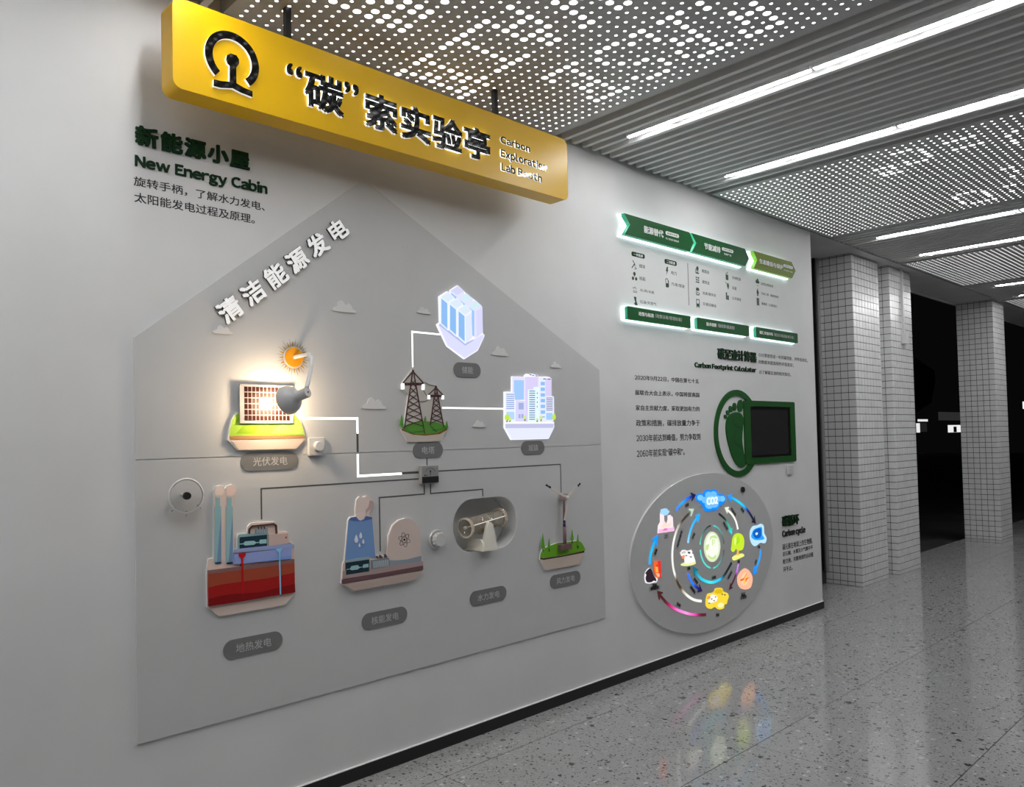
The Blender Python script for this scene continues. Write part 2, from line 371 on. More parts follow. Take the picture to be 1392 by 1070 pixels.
def panel_mesh(bigs):
    """one perforated sheet, local x 0..PW, y 0..-1, holes open"""
    P = MB(); D = MB()
    P.box(0, HX0-HDX/2, -0.999, -0.001, 0, 0.012); xe = HX0+HDX*33+HDX/2
    P.box(xe, PW, -0.999, -0.001, 0, 0.012)
    P.poly([(HX0-HDX/2, -.999, .012), (xe, -.999, .012), (xe, -.999, 0), (HX0-HDX/2, -.999, 0)])
    for j in range(20):
        y = -0.025-HDY*j
        for i in range(34):
            x = HX0+HDX*i; isb = (i, j) in bigs; r = HRB if isb else HR; n = 16 if isb else 8
            bi = len(P.v); hx, hy = HDX/2, HDY/2*(.998 if 1 else 1)
            for k in range(n):
                a = 2*pi*k/n+pi/n*0; P.v.append((x+r*cos(a), y+r*sin(a), 0))
            for k in range(n):
                a = 2*pi*k/n; c, s_ = cos(a), sin(a); mx = max(abs(c), abs(s_)); P.v.append((x+hx*c/mx, y+hy*s_/mx, 0))
            for k in range(n):
                k2 = (k+1) % n; P.f.append((bi+k, bi+k2, bi+n+k2, bi+n+k)); P.mi.append(0)
            D.poly([(x+(r+.0004)*cos(-2*pi*k/n), y+(r+.0004)*sin(-2*pi*k/n), .0004) for k in range(n)])
    return P, D
plain = None
for bay in (-1, 0, 1, 2, 3):
    x0 = PX0+bay*PITCH; rows = {-1: 3, 0: 5, 1: 7, 2: 7, 3: 7}[bay]
    for j in range(rows):
        bg = big.get((bay, j), set())
        if bay == 1 and j >= 3 or bay == 2 and j >= 1:
            src = big.get((0, (j+bay) % 3), set()); bg = src
        if not bg and plain is not None:
            a = link('perforated_panel', plain[0], ce); c = link('backlit_holes', plain[1], ce)
        else:
            P, D = panel_mesh(bg); a = P.build('perforated_panel', M_CEIL, ce); c = D.build('backlit_holes', M_DOT, ce)
            if not bg: plain = (a.data, c.data)
        a.location = (x0, -0.030-j*1.0, ZC); c.location = a.location
        tag(c, kind='stuff')
    # strip between wall and first sheet, and edge profiles
    MB().box(x0, x0+PW, -0.029, 0.0, ZC, ZC+.012).build('edge_strip', M_CEIL, ce)
    MB().box(x0, x0+PW, -0.010, 0.0, ZC-.008, ZC).build('edge_profile', M_FRAME, ce)
    for xx in (x0-.003, x0+PW): MB().box(xx, xx+.003, -7.2, 0, ZC-.002, ZC+.09).build('edge_profile', M_CEIL, ce)
# baffles
SW, SH = 0.030, 0.085
bme = None
for bay in (-2, -1, 0, 1, 2, 3):
    xb = PX0+bay*PITCH+PW+.075
    if xb > 21: continue
    for k in range(18):
        x = xb+.0922*k
        if k in (3, 15) and bay <= 2:
            for ya_, yb_ in ((-.012, -.292), (-2.60, -7.15)):
                b = MB(); b.box(0, SW, yb_, ya_, 0, SH); o = b.build('baffle', M_BAFF, ce, bevel=.003); o.location = (x, 0, ZC-.002)
            continue
        if bme is None:
            b = MB(); b.box(0, SW, -7.15, -0.012, 0.0, SH); o = b.build('baffle', M_BAFF, ce, bevel=0.003); bme = o.data
        else:
            o = link('baffle', bme, ce)
        o.location = (x, 0, ZC-0.002)
    # carriers above the baffles
    for yy in (-.6, -1.8, -3.0, -4.2, -5.4, -6.6):
        MB().box(xb-.05, xb+.0922*17.5, yy-.02, yy+.02, ZC+SH, ZC+SH+.03).build('carrier', M_DARKC, ce)
# soffit over the columns, beam
s = MB(); s.box(WEND+.002, 22.0, 0.0, YF+.02, ZC+.004, 3.60); s.box(WEND+.002, 22.0, YF+.02, YF+.06, ZC-.006, 3.60)
tag(s.build('soffit', M_SOFF), kind='structure')
MB().box(WEND+.01, 22.0, -0.006, 0.0, ZC-.012, ZC+.014).build('trim_2', mat('pale_metal_trim', g(.55), .4))['kind'] = 'structure'

# ---- tiled columns
TP = 0.0735
def column(x0, x1, y0, y1, label, single=False):
    c = thing('tiled_column', ((x0+x1)/2, (y0+y1)/2, 0), label, 'column', 'tiled columns along the open side')
    top = ZC+.004; gt = .0065; th = .005
    MB().box(x0+th, x1-th, y0+th, y1-th, 0, top).build('core', M_GROUT, c)
    zs = [0.0, 0.042]; 
    while zs[-1] < top-.001: zs.append(min(top, zs[-1]+TP))
    stuff = MB()
    nx = max(1, round((x1-x0)/TP)); wx = (x1-x0)/nx; ny = max(1, round((y1-y0)/TP)); wy = (y1-y0)/ny
    sh = {}
    for i in range(len(zs)-1):
        za, zb = zs[i]+gt/2, zs[i+1]-gt/2
        for k in range(nx):
            stuff.box(x0+k*wx+gt/2, x0+(k+1)*wx-gt/2, y0, y0+th, za, zb)
        for k in range(ny):
            if single:
                key = round(zb-za, 4)
                if key not in sh:
                    o = MB().box(0, th, gt/2, wy-gt/2, 0, zb-za).build('tile', M_TILE, c); sh[key] = o.data
                else: o = link('tile', sh[key], c)
                o.location = (x0, y0+k*wy, za)
            else: stuff.box(x0, x0+th, y0+k*wy+gt/2, y0+(k+1)*wy-gt/2, za, zb)
            stuff.box(x1-th, x1, y0+k*wy+gt/2, y0+(k+1)*wy-gt/2, za, zb)
    tag(stuff.build('tile_facing', M_TILE, c), kind='stuff')
    return c
column(7.985, 8.655, 0.125, 0.50, 'nearest white tiled column, wide, just past the end of the display wall', True)
column(8.905, 9.535, 0.105, 0.50, 'second white tiled column, with the small junction box on its face')
column(12.49, 13.04, 0.05, 0.515, 'third white tiled column, standing alone between two dark openings')
# infill pieces between first two columns and behind the near one
b = MB().box(8.62, 8.94, 0.30, 0.40, 0, ZC+.004); tag(b.build('wall_infill', M_SOFF), kind='structure')
# conduit and junction box on second column
jb = thing('junction_box', (9.24, 0.105, 2.56), 'small white junction box with conduit running up to the soffit', 'junction box')
MB().box(9.19, 9.27, 0.05, 0.105, 2.52, 2.64).build('box', M_WPLAS, jb, bevel=.006)
MB().box(9.225, 9.25, 0.080, 0.105, 2.64, ZC+.004).build('conduit', M_WPLAS, jb)
# narrow framed strip beside first column
fr = thing('window_frame_post', (7.95, .52, 0), 'slim grey metal frame post between wall end and first tiled column', 'frame')
MB().box(7.93, 7.985, 0.46, 0.53, 0.14, ZC+.004).build('post', M_FRAME, fr)
MB().box(7.90, 7.93, 0.475, 0.515, 0.14, ZC+.004).build('rebate', M_BASE, fr)
b = MB().box(6.82, 7.99, 0.50, 0.58, 0, ZC+.004); tag(b.build('wall_back', M_GROUT), kind='structure')

# ---- linear lights (on the third and 14th baffle of each bay)
for bay in (-2, -1, 0, 1, 2):
    xb = PX0+bay*PITCH+PW+.075
    for q, kk in enumerate((3, 14.6)):
        x = xb+.0922*(3 if q == 0 else 15)
        for sgm in range(2):
            ya = -0.300-1.150*sgm; yb = ya-1.135
            side = 'left' if q == 0 else 'right'
            if bay < 0 and sgm == 0 and False: continue
            L = thing('linear_light', (x+.02, (ya+yb)/2, ZC), None, 'ceiling light', 'white linear lights between the ceiling baffles')
            bayn = ['bay beyond the left edge', 'bay left of the sign', 'bay right of the sign', 'bay over the columns', 'farthest bay'][bay+2]
            nth = ['nearest', 'second from', 'third from', 'fourth from', 'fifth from'][sgm]
            L['label'] = 'white ceiling tube light, %s the wall, %s row, %s' % (nth, side, bayn)
            MB().box(x, x+.034, yb, ya, ZC+.005, ZC+.075).build('housing', M_BAFF, L)
            MB().box(x+.005, x+.029, yb+.006, ya-.004, ZC+.002, ZC+.005).build('diffuser', M_TUBE, L)
            MB().box(x+.014, x+.030, ya-.012, ya-.004, ZC+.075, 3.50).build('hanger', M_FRAME, L)

# ---- outdoors at night
b = MB().box(-10, 60, YF, 45, -0.30, -0.05); tag(b.build('ground', noise_mat('night_asphalt', g(.03), g(.05), 1.2, .7, .2, .1)), kind='structure')
ob = thing('building', (24, 20, 0), 'dark low building across the yard with lit shop windows', 'building')
MB().box(14, 60, 20, 24, -.05, 5.5).build('facade', mat('night_facade', g(.012), .8), ob)
for nm, xa, ya, xb3, yb3, v in [('lit_window', 1289, 578, 1307, 587.5, .80), ('lit_window', 1246, 575.5, 1250.5, 588, .75), ('lit_sign', 1248, 570, 1261, 573, .75), ('dim_wall', 1276, 560, 1306, 571.5, .022), ('dim_wall', 1250, 575, 1260, 587, .012), ('lit_sign', 1390.5, 546, 1396, 556, .9), ('lit_sign', 1243.5, 521, 1247, 531, .6)]:
    (x0, z1), (x1, z0) = W(xa, ya, 19.95), W(xb3, yb3, 19.95)
    MB().box(x0, x1, 19.93, 19.99, z0, z1).build(nm, mat('night_glow_%d' % int(v*1000), g(.05), .4, 0, .3, g(1), v), ob)  # dim walls glow by themselves in place of light falling on them
(x0, z1), (x1, z0) = W(1296, 580, 19.9), W(1300, 587.5, 19.9)
MB().box(x0, x1, 19.86, 19.90, z0, z1).build('dark_post', M_BASE, ob)
def night_tree(x, y, lab):
    t = thing('tree', (x, y, -.05), lab, 'tree', 'dark trees in the yard')
    MB().tube([(x, y, -.05), (x+.1, y, 1.4), (x, y, 3.2)], [.22, .17, .12], 10).build('trunk', mat('night_bark', g(.03), .9), t)
    bm = bmesh.new()
    for k in range(14):
        a = random.uniform(0, 2*pi); r = random.uniform(.2, 1.5)
        mm = Matrix.Translation((x+r*cos(a), y+r*sin(a), random.uniform(2.8, 4.8))) @ Matrix.Scale(random.uniform(.6, 1.1), 4)
        bmesh.ops.create_icosphere(bm, subdivisions=2, radius=1, matrix=mm)
    for v in bm.verts: v.co += Vector((random.uniform(-.09, .09), random.uniform(-.09, .09), random.uniform(-.09, .09)))
    me = bpy.data.meshes.new('crown'); bm.to_mesh(me); bm.free(); me.materials.append(mat('night_leaves', (.02, .03, .02), .9)); link('crown', me, t)
night_tree(17.6, 7.5, 'dark tree in the yard seen between second and third column')
night_tree(27.5, 7.5, 'dark tree in the yard seen right of the third column')

# ================================================================== HANGING SIGN
SY0, SY1 = -0.18, -0.29
sign = thing('hanging_sign', (2.15, -.235, 2.86), 'long yellow ceiling-hung sign box with black glowing-edged characters', 'sign')
SX0, SX1, SZ0, SZ1 = 1.092, 3.243, 2.868, 3.208
sl = rrect(SX0, SX1, SZ0, SZ1, 0.035, 8)
b = MB(); b.slab([sl], SY0, SY1+.0, 0, 0, back=True); b.build('sign_box', M_YEL, sign, bevel=.003)
for x in (1.582, 2.751):
    rr = thing('rod', (x, -.235, SZ1)) if False else None
    MB().box(x-.012, x+.012, -.247, -.223, SZ1-.001, ZC+.01).build('hanging_rod', M_RODB, sign)
FY0, FY1 = SY1, SY1-.012
LM = [M_BLACK, M_WHITEG]
zt, zb = 3.096, 2.940
for ch, x0, x1, a, c in [('“', 1.540, 1.611, 3.100, 3.050), ('碳', 1.621, 1.806, 3.100, 2.938), ('”', 1.809, 1.881, 3.103, 3.052), ('索', 1.912, 2.084, zt, 2.935), ('实', 2.103, 2.274, zt, 2.934), ('验', 2.283, 2.469, zt, 2.938), ('亭', 2.478, 2.653, zt, 2.938)]:
    letters(sign, ch, (x0, a, x1, c), FY0, FY1, LM, off=.034 if ch not in '“”' else 0.016, split='character')
for s_, x0, zt_, x1, zb_ in [('Carbon', 2.729, 3.104, 2.943, 3.067), ('Exploration', 2.729, 3.036, 3.070, 2.995), ('Lab Booth', 2.731, 2.966, 3.027, 2.925)]:
    letters(sign, s_, (x0, zt_, x1, zb_), FY0, SY1-.0055, LM, off=.034, base=True, split='character')
# emblem: open ring over a rail section
E1 = Crop(270, 30, 9.727, -.305)
cx, cz, R1, R2 = 1.314, 3.034, .1075, .0775
a0, a1 = radians(-50), radians(230)
arc = circle(cx, cz, R1, R1, 48, a0, a1)+list(reversed(circle(cx, cz, R2, R2, 48, a0, a1)))
MB().slab([arc], FY0, FY1, 0, 1).build('emblem_ring', LM, sign)
rail = E1((415, 575), (412, 785), (300, 775), (205, 752), (203, 842), (300, 868), (455, 873), (560, 930), (718, 992), (718, 912), (600, 862), (505, 805), (503, 595), (540, 545), (540, 490), (505, 435), (430, 410), (378, 435), (366, 490), (385, 545))
MB().slab([rail], FY0, FY1, 0, 1).build('emblem_rail', LM, sign)

# ================================================================== HOUSE BOARD
BY = -0.009
board = thing('display_board', (2.42, BY/2, .43), 'large grey house-shaped display board fixed to the white wall', 'display board')
HX0b, HX1b = 1.043, 3.810; ZS = 1.5065
up_ = [(HX0b, ZS+.0015), (HX1b, ZS+.0015), (HX1b, 1.975), (2.095, 2.813), (HX0b, 1.975)]
lo_ = [(HX0b, .434), (HX1b, .434), (HX1b, ZS-.0015), (HX0b, ZS-.0015)]
MB().slab([up_], -.0008, BY, 0, 1).build('upper_sheet', [M_BOARD, M_BOARDE], board)
MB().slab([lo_, nz], -.0008, BY, 0, 1).build('lower_sheet', [M_BOARD, M_BOARDE], board)

# raised slogan along the roof slope
slog = thing('slogan_lettering', (1.68, BY, 2.33), 'white raised Chinese lettering running up along the left roof slope', 'lettering')
ang = atan2(2.533-2.123, 1.931-1.424); mx, mz = (1.424+1.931)/2, (2.123+2.533)/2
letters(slog, '清洁能源发电', (mx-.386, mz+.047, mx+.386, mz-.047), BY, BY-.012, [mat('slogan_white', g(.88), .5, 0, .3, (1, 1, 1), .30), mat('slogan_side', g(.06), .5)], off=.028, split='character', rot=(ang, mx, mz), sp=.24)

# name tags
def name_tag(txt, x0, x1, z, label):
    t = thing('name_tag', ((x0+x1)/2, BY, z), label, 'name plate', 'grey rounded name plates on the house board')
    slab('plate', rrect(x0, x1, z-.039, z+.039, .0385, 10), BY, BY-.004, M_TAG, t)
    w_ = (x1-x0)*(.60 if len(txt) == 4 else .42); c = (x0+x1)/2
    letters(t, txt, (c-w_/2, z+.0185, c+w_/2, z-.0185), BY-.004, BY-.0046, M_TAGT, off=.004)
for txt, x0, x1, z, lab in [('光伏发电', 1.462, 1.725, 1.4825, 'grey name plate reading 光伏发电 under the solar model'), ('地热发电', 1.378, 1.638, .716, 'grey name plate reading 地热发电 under the geothermal picture'), ('核能发电', 2.039, 2.298, .714, 'grey name plate reading 核能发电 under the nuclear picture'), ('水力发电', 2.704, 2.966, .718, 'grey name plate reading 水力发电 below the oval niche'), ('风力发电', 3.316, 3.579, .720, 'grey name plate reading 风力发电 under the wind turbine'), ('电塔', 2.353, 2.541, 1.508, 'grey name plate reading 电塔 under the pylons'), ('储能', 2.625, 2.812, 1.9255, 'grey name plate reading 储能 under the battery picture'), ('城镇', 3.108, 3.293, 1.503, 'grey name plate reading 城镇 under the glowing city')]:
    name_tag(txt, x0, x1, z, lab)

# small raised clouds
M_CLOUD = paint(166, 166, 166, .52)
for px, py, wd, lab in [(302, 448, 24, 'small raised cloud left, under the slogan'), (467, 418, 29, 'small raised cloud right of the sun'), (575.5, 421, 16, 'tiny raised cloud left of the battery picture'), (508, 551, 28, 'small raised cloud left of the pylons'), (679, 478, 20, 'small raised cloud below right of the battery picture'), (755, 495, 12, 'tiny raised cloud above right of the city'), (651, 576, 15, 'tiny raised cloud between pylons and city')]:
    x0, z0 = W(px-wd/2, py+4.5, BY); x1, _ = W(px+wd/2, py+4.5, BY); w_ = x1-x0
    t = tag(MB().slab([smooth([(x0, z0), (x0+.02*w_, z0+.14*w_), (x0+.16*w_, z0+.20*w_), (x0+.22*w_, z0+.36*w_), (x0+.38*w_, z0+.46*w_), (x0+.52*w_, z0+.34*w_), (x0+.60*w_, z0+.30*w_), (x0+.70*w_, z0+.38*w_), (x0+.84*w_, z0+.28*w_), (x0+.90*w_, z0+.14*w_), (x1, z0+.10*w_), (x1, z0)], True, 3)], BY, BY-.006).build('cloud_relief', M_CLOUD), lab, 'cloud ornament', 'small raised clouds on the house board')

# circuit lines
def line_path(name, runs, label, width=.0085):
    t = thing(name, (W(*runs[0][1][0], BY)[0], BY, W(*runs[0][1][0], BY)[1]), label, 'circuit line')
    for lit, pts in runs:
        P = [W(x, y, BY) for x, y in pts]
        b = MB()
        for i in range(len(P)-1):
            a, c = list(P[i]), list(P[i+1])
            if abs(a[0]-c[0]) < abs(a[1]-c[1]): c[0] = a[0]; P[i+1] = tuple(c)
            else: c[1] = a[1]; P[i+1] = tuple(c)
            hw = width/2; x0, x1 = sorted((a[0], c[0])); z0, z1 = sorted((a[1], c[1]))
            b.box(x0-hw, x1+hw, BY-.0006-.00005*i, BY, z0-hw, z1+hw)
        b.build('lit_segment' if lit else 'dark_segment', M_LED if lit else M_GROOVE, t)
    return t
line_path('circuit_line', [(1, [(409.3, 568.9), (485.6, 568.9), (485.7, 588)]), (0, [(485.8, 588.5), (486.2, 613.2)]), (1, [(486.2, 619), (486.6, 647.3), (545, 643.5)]), (0, [(545.5, 643.4), (569.8, 642.2)])], 'mostly lit white line from the solar model to the meter', .011)
line_path('circuit_line', [(1, [(561, 498), (560, 451), (597, 454)])], 'lit white line from the big pylon up to the battery picture')
line_path('circuit_line', [(1, [(602, 554.5), (684, 555.5)])], 'lit white line from the small pylon to the city')
line_path('circuit_line', [(0, [(569.3, 651), (355, 665.1), (355.5, 705.1)])], 'dark line from the meter to the geothermal picture', .0065)
line_path('circuit_line', [(0, [(576.5, 656), (576.5, 671.7), (515.6, 676.9), (516.4, 748.7)])], 'dark line from the meter to the nuclear picture', .0065)
line_path('circuit_line', [(0, [(585, 656), (585, 671), (656, 664.5), (656.4, 674)])], 'dark line from the meter to the oval niche', .0065)
line_path('circuit_line', [(0, [(593, 640.7), (761.8, 630.9), (762.7, 669.4)])], 'dark line from the meter to the wind turbine', .0065)
line_path('circuit_line', [(0, [(580.2, 622), (580.3, 633)])], 'short dark line from pylon name plate to the meter', .0065)

# meter
mt = thing('panel_meter', (2.448, BY, 1.388), 'small square analogue meter with black lower half', 'meter')
MB().box(2.385, 2.492, -.034, BY, 1.340, 1.432).build('housing', mat('meter_grey', g(.36), .4), mt, bevel=.003)
MB().box(2.388, 2.490, -.038, -.034, 1.345, 1.376).build('black_cover', M_RODB, mt)
MB().box(2.388, 2.490, -.0365, -.034, 1.376, 1.429).build('dial', mat('dial_grey', g(.30), .3), mt)
b = MB()
A = circle(2.439, 1.385, .034, .034, 14, radians(25), radians(155))
for i in range(13): b.bar(A[i], A[i+1], .0016, -.0365, -.0370)
b.build('scale_arc', M_RODB, mt)
b = MB().bar((2.439, 1.381), (2.439, 1.405), .0022, -.0365, -.0372); b.slab([circle(2.439, 1.402, .004, .006, 10)], -.0365, -.0373); b.build('needle', M_RODB, mt)
b = MB(); b.slab([circle(2.404, 1.383, .004, .004, 10)], -.0365, -.0372); b.slab([circle(2.416, 1.383, .0028, .0035, 10)], -.0365, -.0372); b.build('marks', M_RODB, mt)

# knobs
kp = thing('dimmer_knob', (1.812, BY, 1.54), 'square cream plate with round knob right of the solar model', 'knob')
MB().box(1.771, 1.852, -.026, BY, 1.500, 1.581).build('plate', M_WPLAS, kp, bevel=.003)
MB().tube([(1.812, -.026, 1.541), (1.812, -.050, 1.541)], .0215, 28).build('knob', M_WPLAS, kp, bevel=.002)
kn = thing('push_button', (2.487, BY, 1.056), 'round chrome-ringed white push button left of the niche', 'button')
MB().tube([(2.487, BY, 1.056), (2.487, -.020, 1.056)], [.049, .046], 32).build('bezel', mat('chrome_bezel', g(.75), .22, .5), kn, bevel=.002)
MB().tube([(2.487, -.020, 1.056), (2.487, -.026, 1.056)], .039, 32).build('collar', mat('collar_dark', g(.35), .35, .6), kn)
MB().tube([(2.487, -.026, 1.056), (2.487, -.050, 1.056)], [.037, .034], 32).build('cap', M_WPLAS, kn, bevel=.002)
b = MB()
for k in range(12):
    a = 2*pi*k/12; b.tube([(2.487+.037*cos(a), -.026, 1.056+.037*sin(a)), (2.487+.0365*cos(a), -.045, 1.056+.0365*sin(a))], .003, 6)
b.build('ribs', M_WPLAS, kn)
ac = thing('hand_wheel', (1.237, BY, 1.357), 'clear acrylic disc on a black hub, left edge of the board', 'hand wheel')
b = MB(); b.slab([circle(1.217, 1.360, .066, .066, 48)], -.050, -.058, back=True); b.build('acrylic_disc', M_ACRYL, ac, bevel=.002)
ring = MB(); n = 48; ring_path = [(1.217+.066*cos(2*pi*k/n), -.054, 1.360+.066*sin(2*pi*k/n)) for k in range(n+1)]; ring.tube(ring_path, .0042, 8, caps=False); ring.build('polished_rim', mat('acrylic_rim', g(.78), .15, 0, .5), ac, smooth=True)
MB().tube([(1.217, BY, 1.362), (1.217, -.050, 1.362)], .007, 14).build('spindle', M_WPLAS, ac)
MB().tube([(1.217, -.058, 1.360), (1.217, -.070, 1.360)], [.0155, .014], 20).build('hub', M_RODB, ac, smooth=False)
b = MB()
for a in (-1.57, -2.35, -.75):
    b.tube([(1.217+.060*cos(a), -.052, 1.360+.060*sin(a)), (1.217+.080*cos(a), -.052, 1.360+.080*sin(a))], [.005, .001], 8)
b.build('grip_pins', M_ACRYL, ac, smooth=True)

# ------------------------------------------------------------------ layered pictures
class Picture:
    """a cut-out plate with printed layers standing a hair proud of one another"""
    def __init__(s, name, label, cr, outline, base_mat, th=.010, cat='picture plate', group='cut-out pictures on the house board', edge=None):
        s.c = cr; s.y = BY-th; cr.Y = s.y; P = cr(*outline) if not callable(outline) else outline()
        x = sum(p[0] for p in P)/len(P); z = sum(p[1] for p in P)/len(P)
        s.root = thing(name, (x, BY, z), label, cat, group); s.k = 0
        MB().slab([P], BY, s.y, 0, 1).build('base_plate', [base_mat, edge or paint(215, 200, 185)], s.root)
    def add(s, part, shape, m_, up=None, parent=None):
        if up is None: s.k += 1; lvl = s.k
        else: lvl = up
        if isinstance(shape[0][0], (int, float)): shape = [shape]
        b = MB()
        for sh in shape: b.slab([s.c(*sh)], s.y, s.y-.0004*lvl-.0002)
        return b.build(part, m_, parent or s.root)
    def addW(s, part, shapes, m_, parent=None):
        s.k += 1; b = MB()
        for sh in shapes: b.slab([sh], s.y, s.y-.0004*s.k-.0002)
        return b.build(part, m_, parent or s.root)
    def lines(s, part, segs, m_, wpx, parent=None):
        s.k += 1; b = MB(); 
        for q, (a, c) in enumerate(segs):
            A, C = s.c(a)[0], s.c(c)[0]; sc_ = s.c((a[0]+wpx, a[1]))[0][0]-A[0]
            b.bar(A, C, sc_*.8, s.y, s.y-.0004*s.k-.0002-.00001*q)
        return b.build(part, m_, parent or s.root)
BEIGE = paint(163, 148, 140, .48)
# geothermal
def up994(pts): return [(x, y+894.9) for x, y in pts]
G = Crop(270, 650, 9.943)
lowo = up994([(1290, 60), (1305, 230), (1310, 650), (1165, 820), (280, 975), (115, 850), (108, 350), (130, 200), (200, 185)])
pg = Picture('geothermal_picture', 'geothermal plant cut-out with red earth layers and two blue chimneys', G,
    [(212, 150), (240, 108), (290, 97), (330, 115), (355, 145), (385, 105), (450, 86), (500, 120), (518, 165), (498, 215), (464, 262), (464, 350), (475, 380), (482, 955), (520, 955), (523, 790), (540, 752), (655, 738), (663, 660), (700, 612), (760, 602), (1030, 588), (1072, 615), (1082, 725), (1195, 722), (1215, 745), (1220, 858), (1270, 862), (1297, 905)]+lowo, BEIGE)
pg.add('steam_cloud', [(225, 235), (222, 160), (245, 115), (290, 105), (335, 125), (345, 175), (320, 235)], paint(185, 165, 155))
pg.add('steam_cloud', [(375, 240), (375, 130), (400, 108), (455, 96), (500, 130), (505, 170), (480, 215), (450, 250)], paint(178, 158, 148))
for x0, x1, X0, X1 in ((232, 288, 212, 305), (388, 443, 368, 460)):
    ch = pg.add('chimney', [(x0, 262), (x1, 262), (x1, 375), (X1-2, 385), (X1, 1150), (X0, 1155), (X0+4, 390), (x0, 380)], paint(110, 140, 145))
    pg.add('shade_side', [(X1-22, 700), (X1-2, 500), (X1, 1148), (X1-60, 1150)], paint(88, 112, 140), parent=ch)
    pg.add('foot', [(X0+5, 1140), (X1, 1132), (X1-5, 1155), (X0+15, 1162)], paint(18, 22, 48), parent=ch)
pg.add('machine_house', [(530, 960), (532, 790), (545, 762), (935, 745), (935, 930)], paint(100, 128, 132))
mh = pg.add('machine_window', [(548, 975), (548, 800), (918, 765), (918, 935)], paint(12, 35, 48))
pg.add('turbine', [[(548, 885), (600, 880), (620, 855), (740, 845), (770, 865), (815, 862), (820, 832), (912, 825), (912, 880), (822, 888), (815, 875), (770, 878), (740, 900), (620, 912), (600, 893), (548, 898)]], paint(115, 150, 152), parent=mh)
pg.add('vent_grille', [(762, 690), (925, 678), (925, 745), (762, 752)], paint(95, 105, 112))
pg.lines('grille_bars', [((785+k*24, 690), (785+k*24, 745)) for k in range(6)], paint(140, 150, 155), 9)
pg.lines('vent_caps', [((805+k*40, 655), (805+k*40, 690)) for k in range(3)], paint(60, 50, 55), 14)
pg.lines('pipe', [((680, 752), (682, 685)), ((682, 690), (715, 648)), ((712, 650), (1010, 617)), ((1005, 617), (1042, 640)), ((1042, 635), (1050, 765))], paint(52, 34, 34), 22)
pg.add('control_box', [(940, 760), (1200, 740), (1210, 860), (1200, 880), (940, 920)], paint(150, 132, 128))
pg.add('red_lamp', [(1162, 792), (1180, 790), (1180, 812), (1162, 815)], paint(150, 20, 20))
pg.add('deck', [(475, 1010), (480, 960), (1200, 885), (1225, 870), (1285, 905), (1278, 925), (1240, 935)], paint(112, 122, 155))
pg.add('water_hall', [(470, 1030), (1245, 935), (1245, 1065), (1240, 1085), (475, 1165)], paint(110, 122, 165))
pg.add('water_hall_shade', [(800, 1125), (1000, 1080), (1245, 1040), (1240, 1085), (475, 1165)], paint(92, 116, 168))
L0 = up994([(122, 352), (1282, 200), (1282, 250), (700, 330), (122, 402)]); pg.add('earth_layer', L0, paint(98, 72, 72))
pg.add('earth_layer', up994([(122, 400), (700, 328), (1282, 250), (1284, 380), (1100, 420), (900, 460), (600, 500), (300, 540), (122, 582)]), paint(120, 52, 34))
pg.add('earth_layer', up994([(122, 580), (300, 538), (600, 498), (900, 458), (1100, 418), (1284, 378), (1286, 530), (1050, 585), (800, 650), (450, 670), (300, 690), (125, 735)]), paint(122, 14, 14))
pg.add('earth_layer', up994([(125, 733), (300, 688), (450, 668), (800, 648), (1050, 583), (1286, 528), (1292, 645), (500, 780), (125, 835)]), paint(98, 4, 6))
pg.add('hot_pipe', up994([(528, 125), (622, 115), (622, 150), (600, 175), (588, 180), (600, 670), (572, 672), (562, 182), (545, 178), (528, 155)]), paint(138, 8, 16))
pg.add('cold_pipe', up994([(1030, 62), (1120, 50), (1110, 75), (1088, 110), (1100, 672), (1083, 676), (1068, 112), (1045, 90)]), paint(100, 150, 178))
# nuclear
N = Crop(455, 665, 7.134)
pn = Picture('nuclear_picture', 'nuclear plant cut-out with blue cooling tower and pale reactor dome', N,
    [(130, 300), (150, 270), (205, 265), (200, 200), (212, 100), (240, 72), (275, 80), (310, 64), (345, 85), (378, 130), (375, 180), (345, 215), (335, 255), (368, 268), (400, 640), (500, 640), (518, 650), (520, 450), (560, 350), (620, 300), (680, 282), (740, 290), (800, 340), (828, 400), (835, 620), (848, 640), (860, 760), (855, 790), (770, 885), (180, 992), (65, 915), (80, 725), (95, 690)], BEIGE)
pn.add('steam_cloud', smooth([(345, 110), (378, 130), (372, 180), (320, 215), (300, 255), (275, 250), (290, 150)]), paint(140, 122, 120))
pn.add('steam_cloud', smooth([(215, 170), (208, 120), (235, 82), (272, 86), (310, 72), (335, 110), (325, 170), (300, 205), (300, 250), (262, 298), (225, 290), (200, 235)]), paint(166, 152, 148))
ct = pn.add('cooling_tower', [(133, 305), (215, 285), (262, 300), (300, 285), (362, 280), (395, 670), (330, 660), (100, 690)], paint(85, 112, 150))
pn.add('tower_rim', [(133, 300), (160, 275), (205, 268), (225, 290), (250, 300), (285, 295), (300, 262), (362, 270), (360, 290), (270, 310), (190, 312)], paint(58, 80, 125))
pn.add('steam_front', smooth([(205, 240), (250, 225), (300, 235), (262, 300), (225, 292)]), paint(170, 156, 152))
for x, y, r in ((207, 485, 19), (250, 450, 14), (274, 508, 11), (238, 545, 9)):
    pn.add('water_drop', [(x, y-2.3*r), (x+.6*r, y-r), (x+r, y+.4*r), (x+.7*r, y+1.6*r), (x, y+2*r), (x-.7*r, y+1.6*r), (x-r, y+.4*r), (x-.6*r, y-r)], paint(165, 168, 178), parent=ct)
dm = pn.add('reactor_dome', smooth([(523, 690), (523, 470), (560, 360), (620, 305), (680, 287), (740, 297), (795, 345), (825, 410), (830, 620), (825, 650)]), paint(158, 144, 138))
b = []
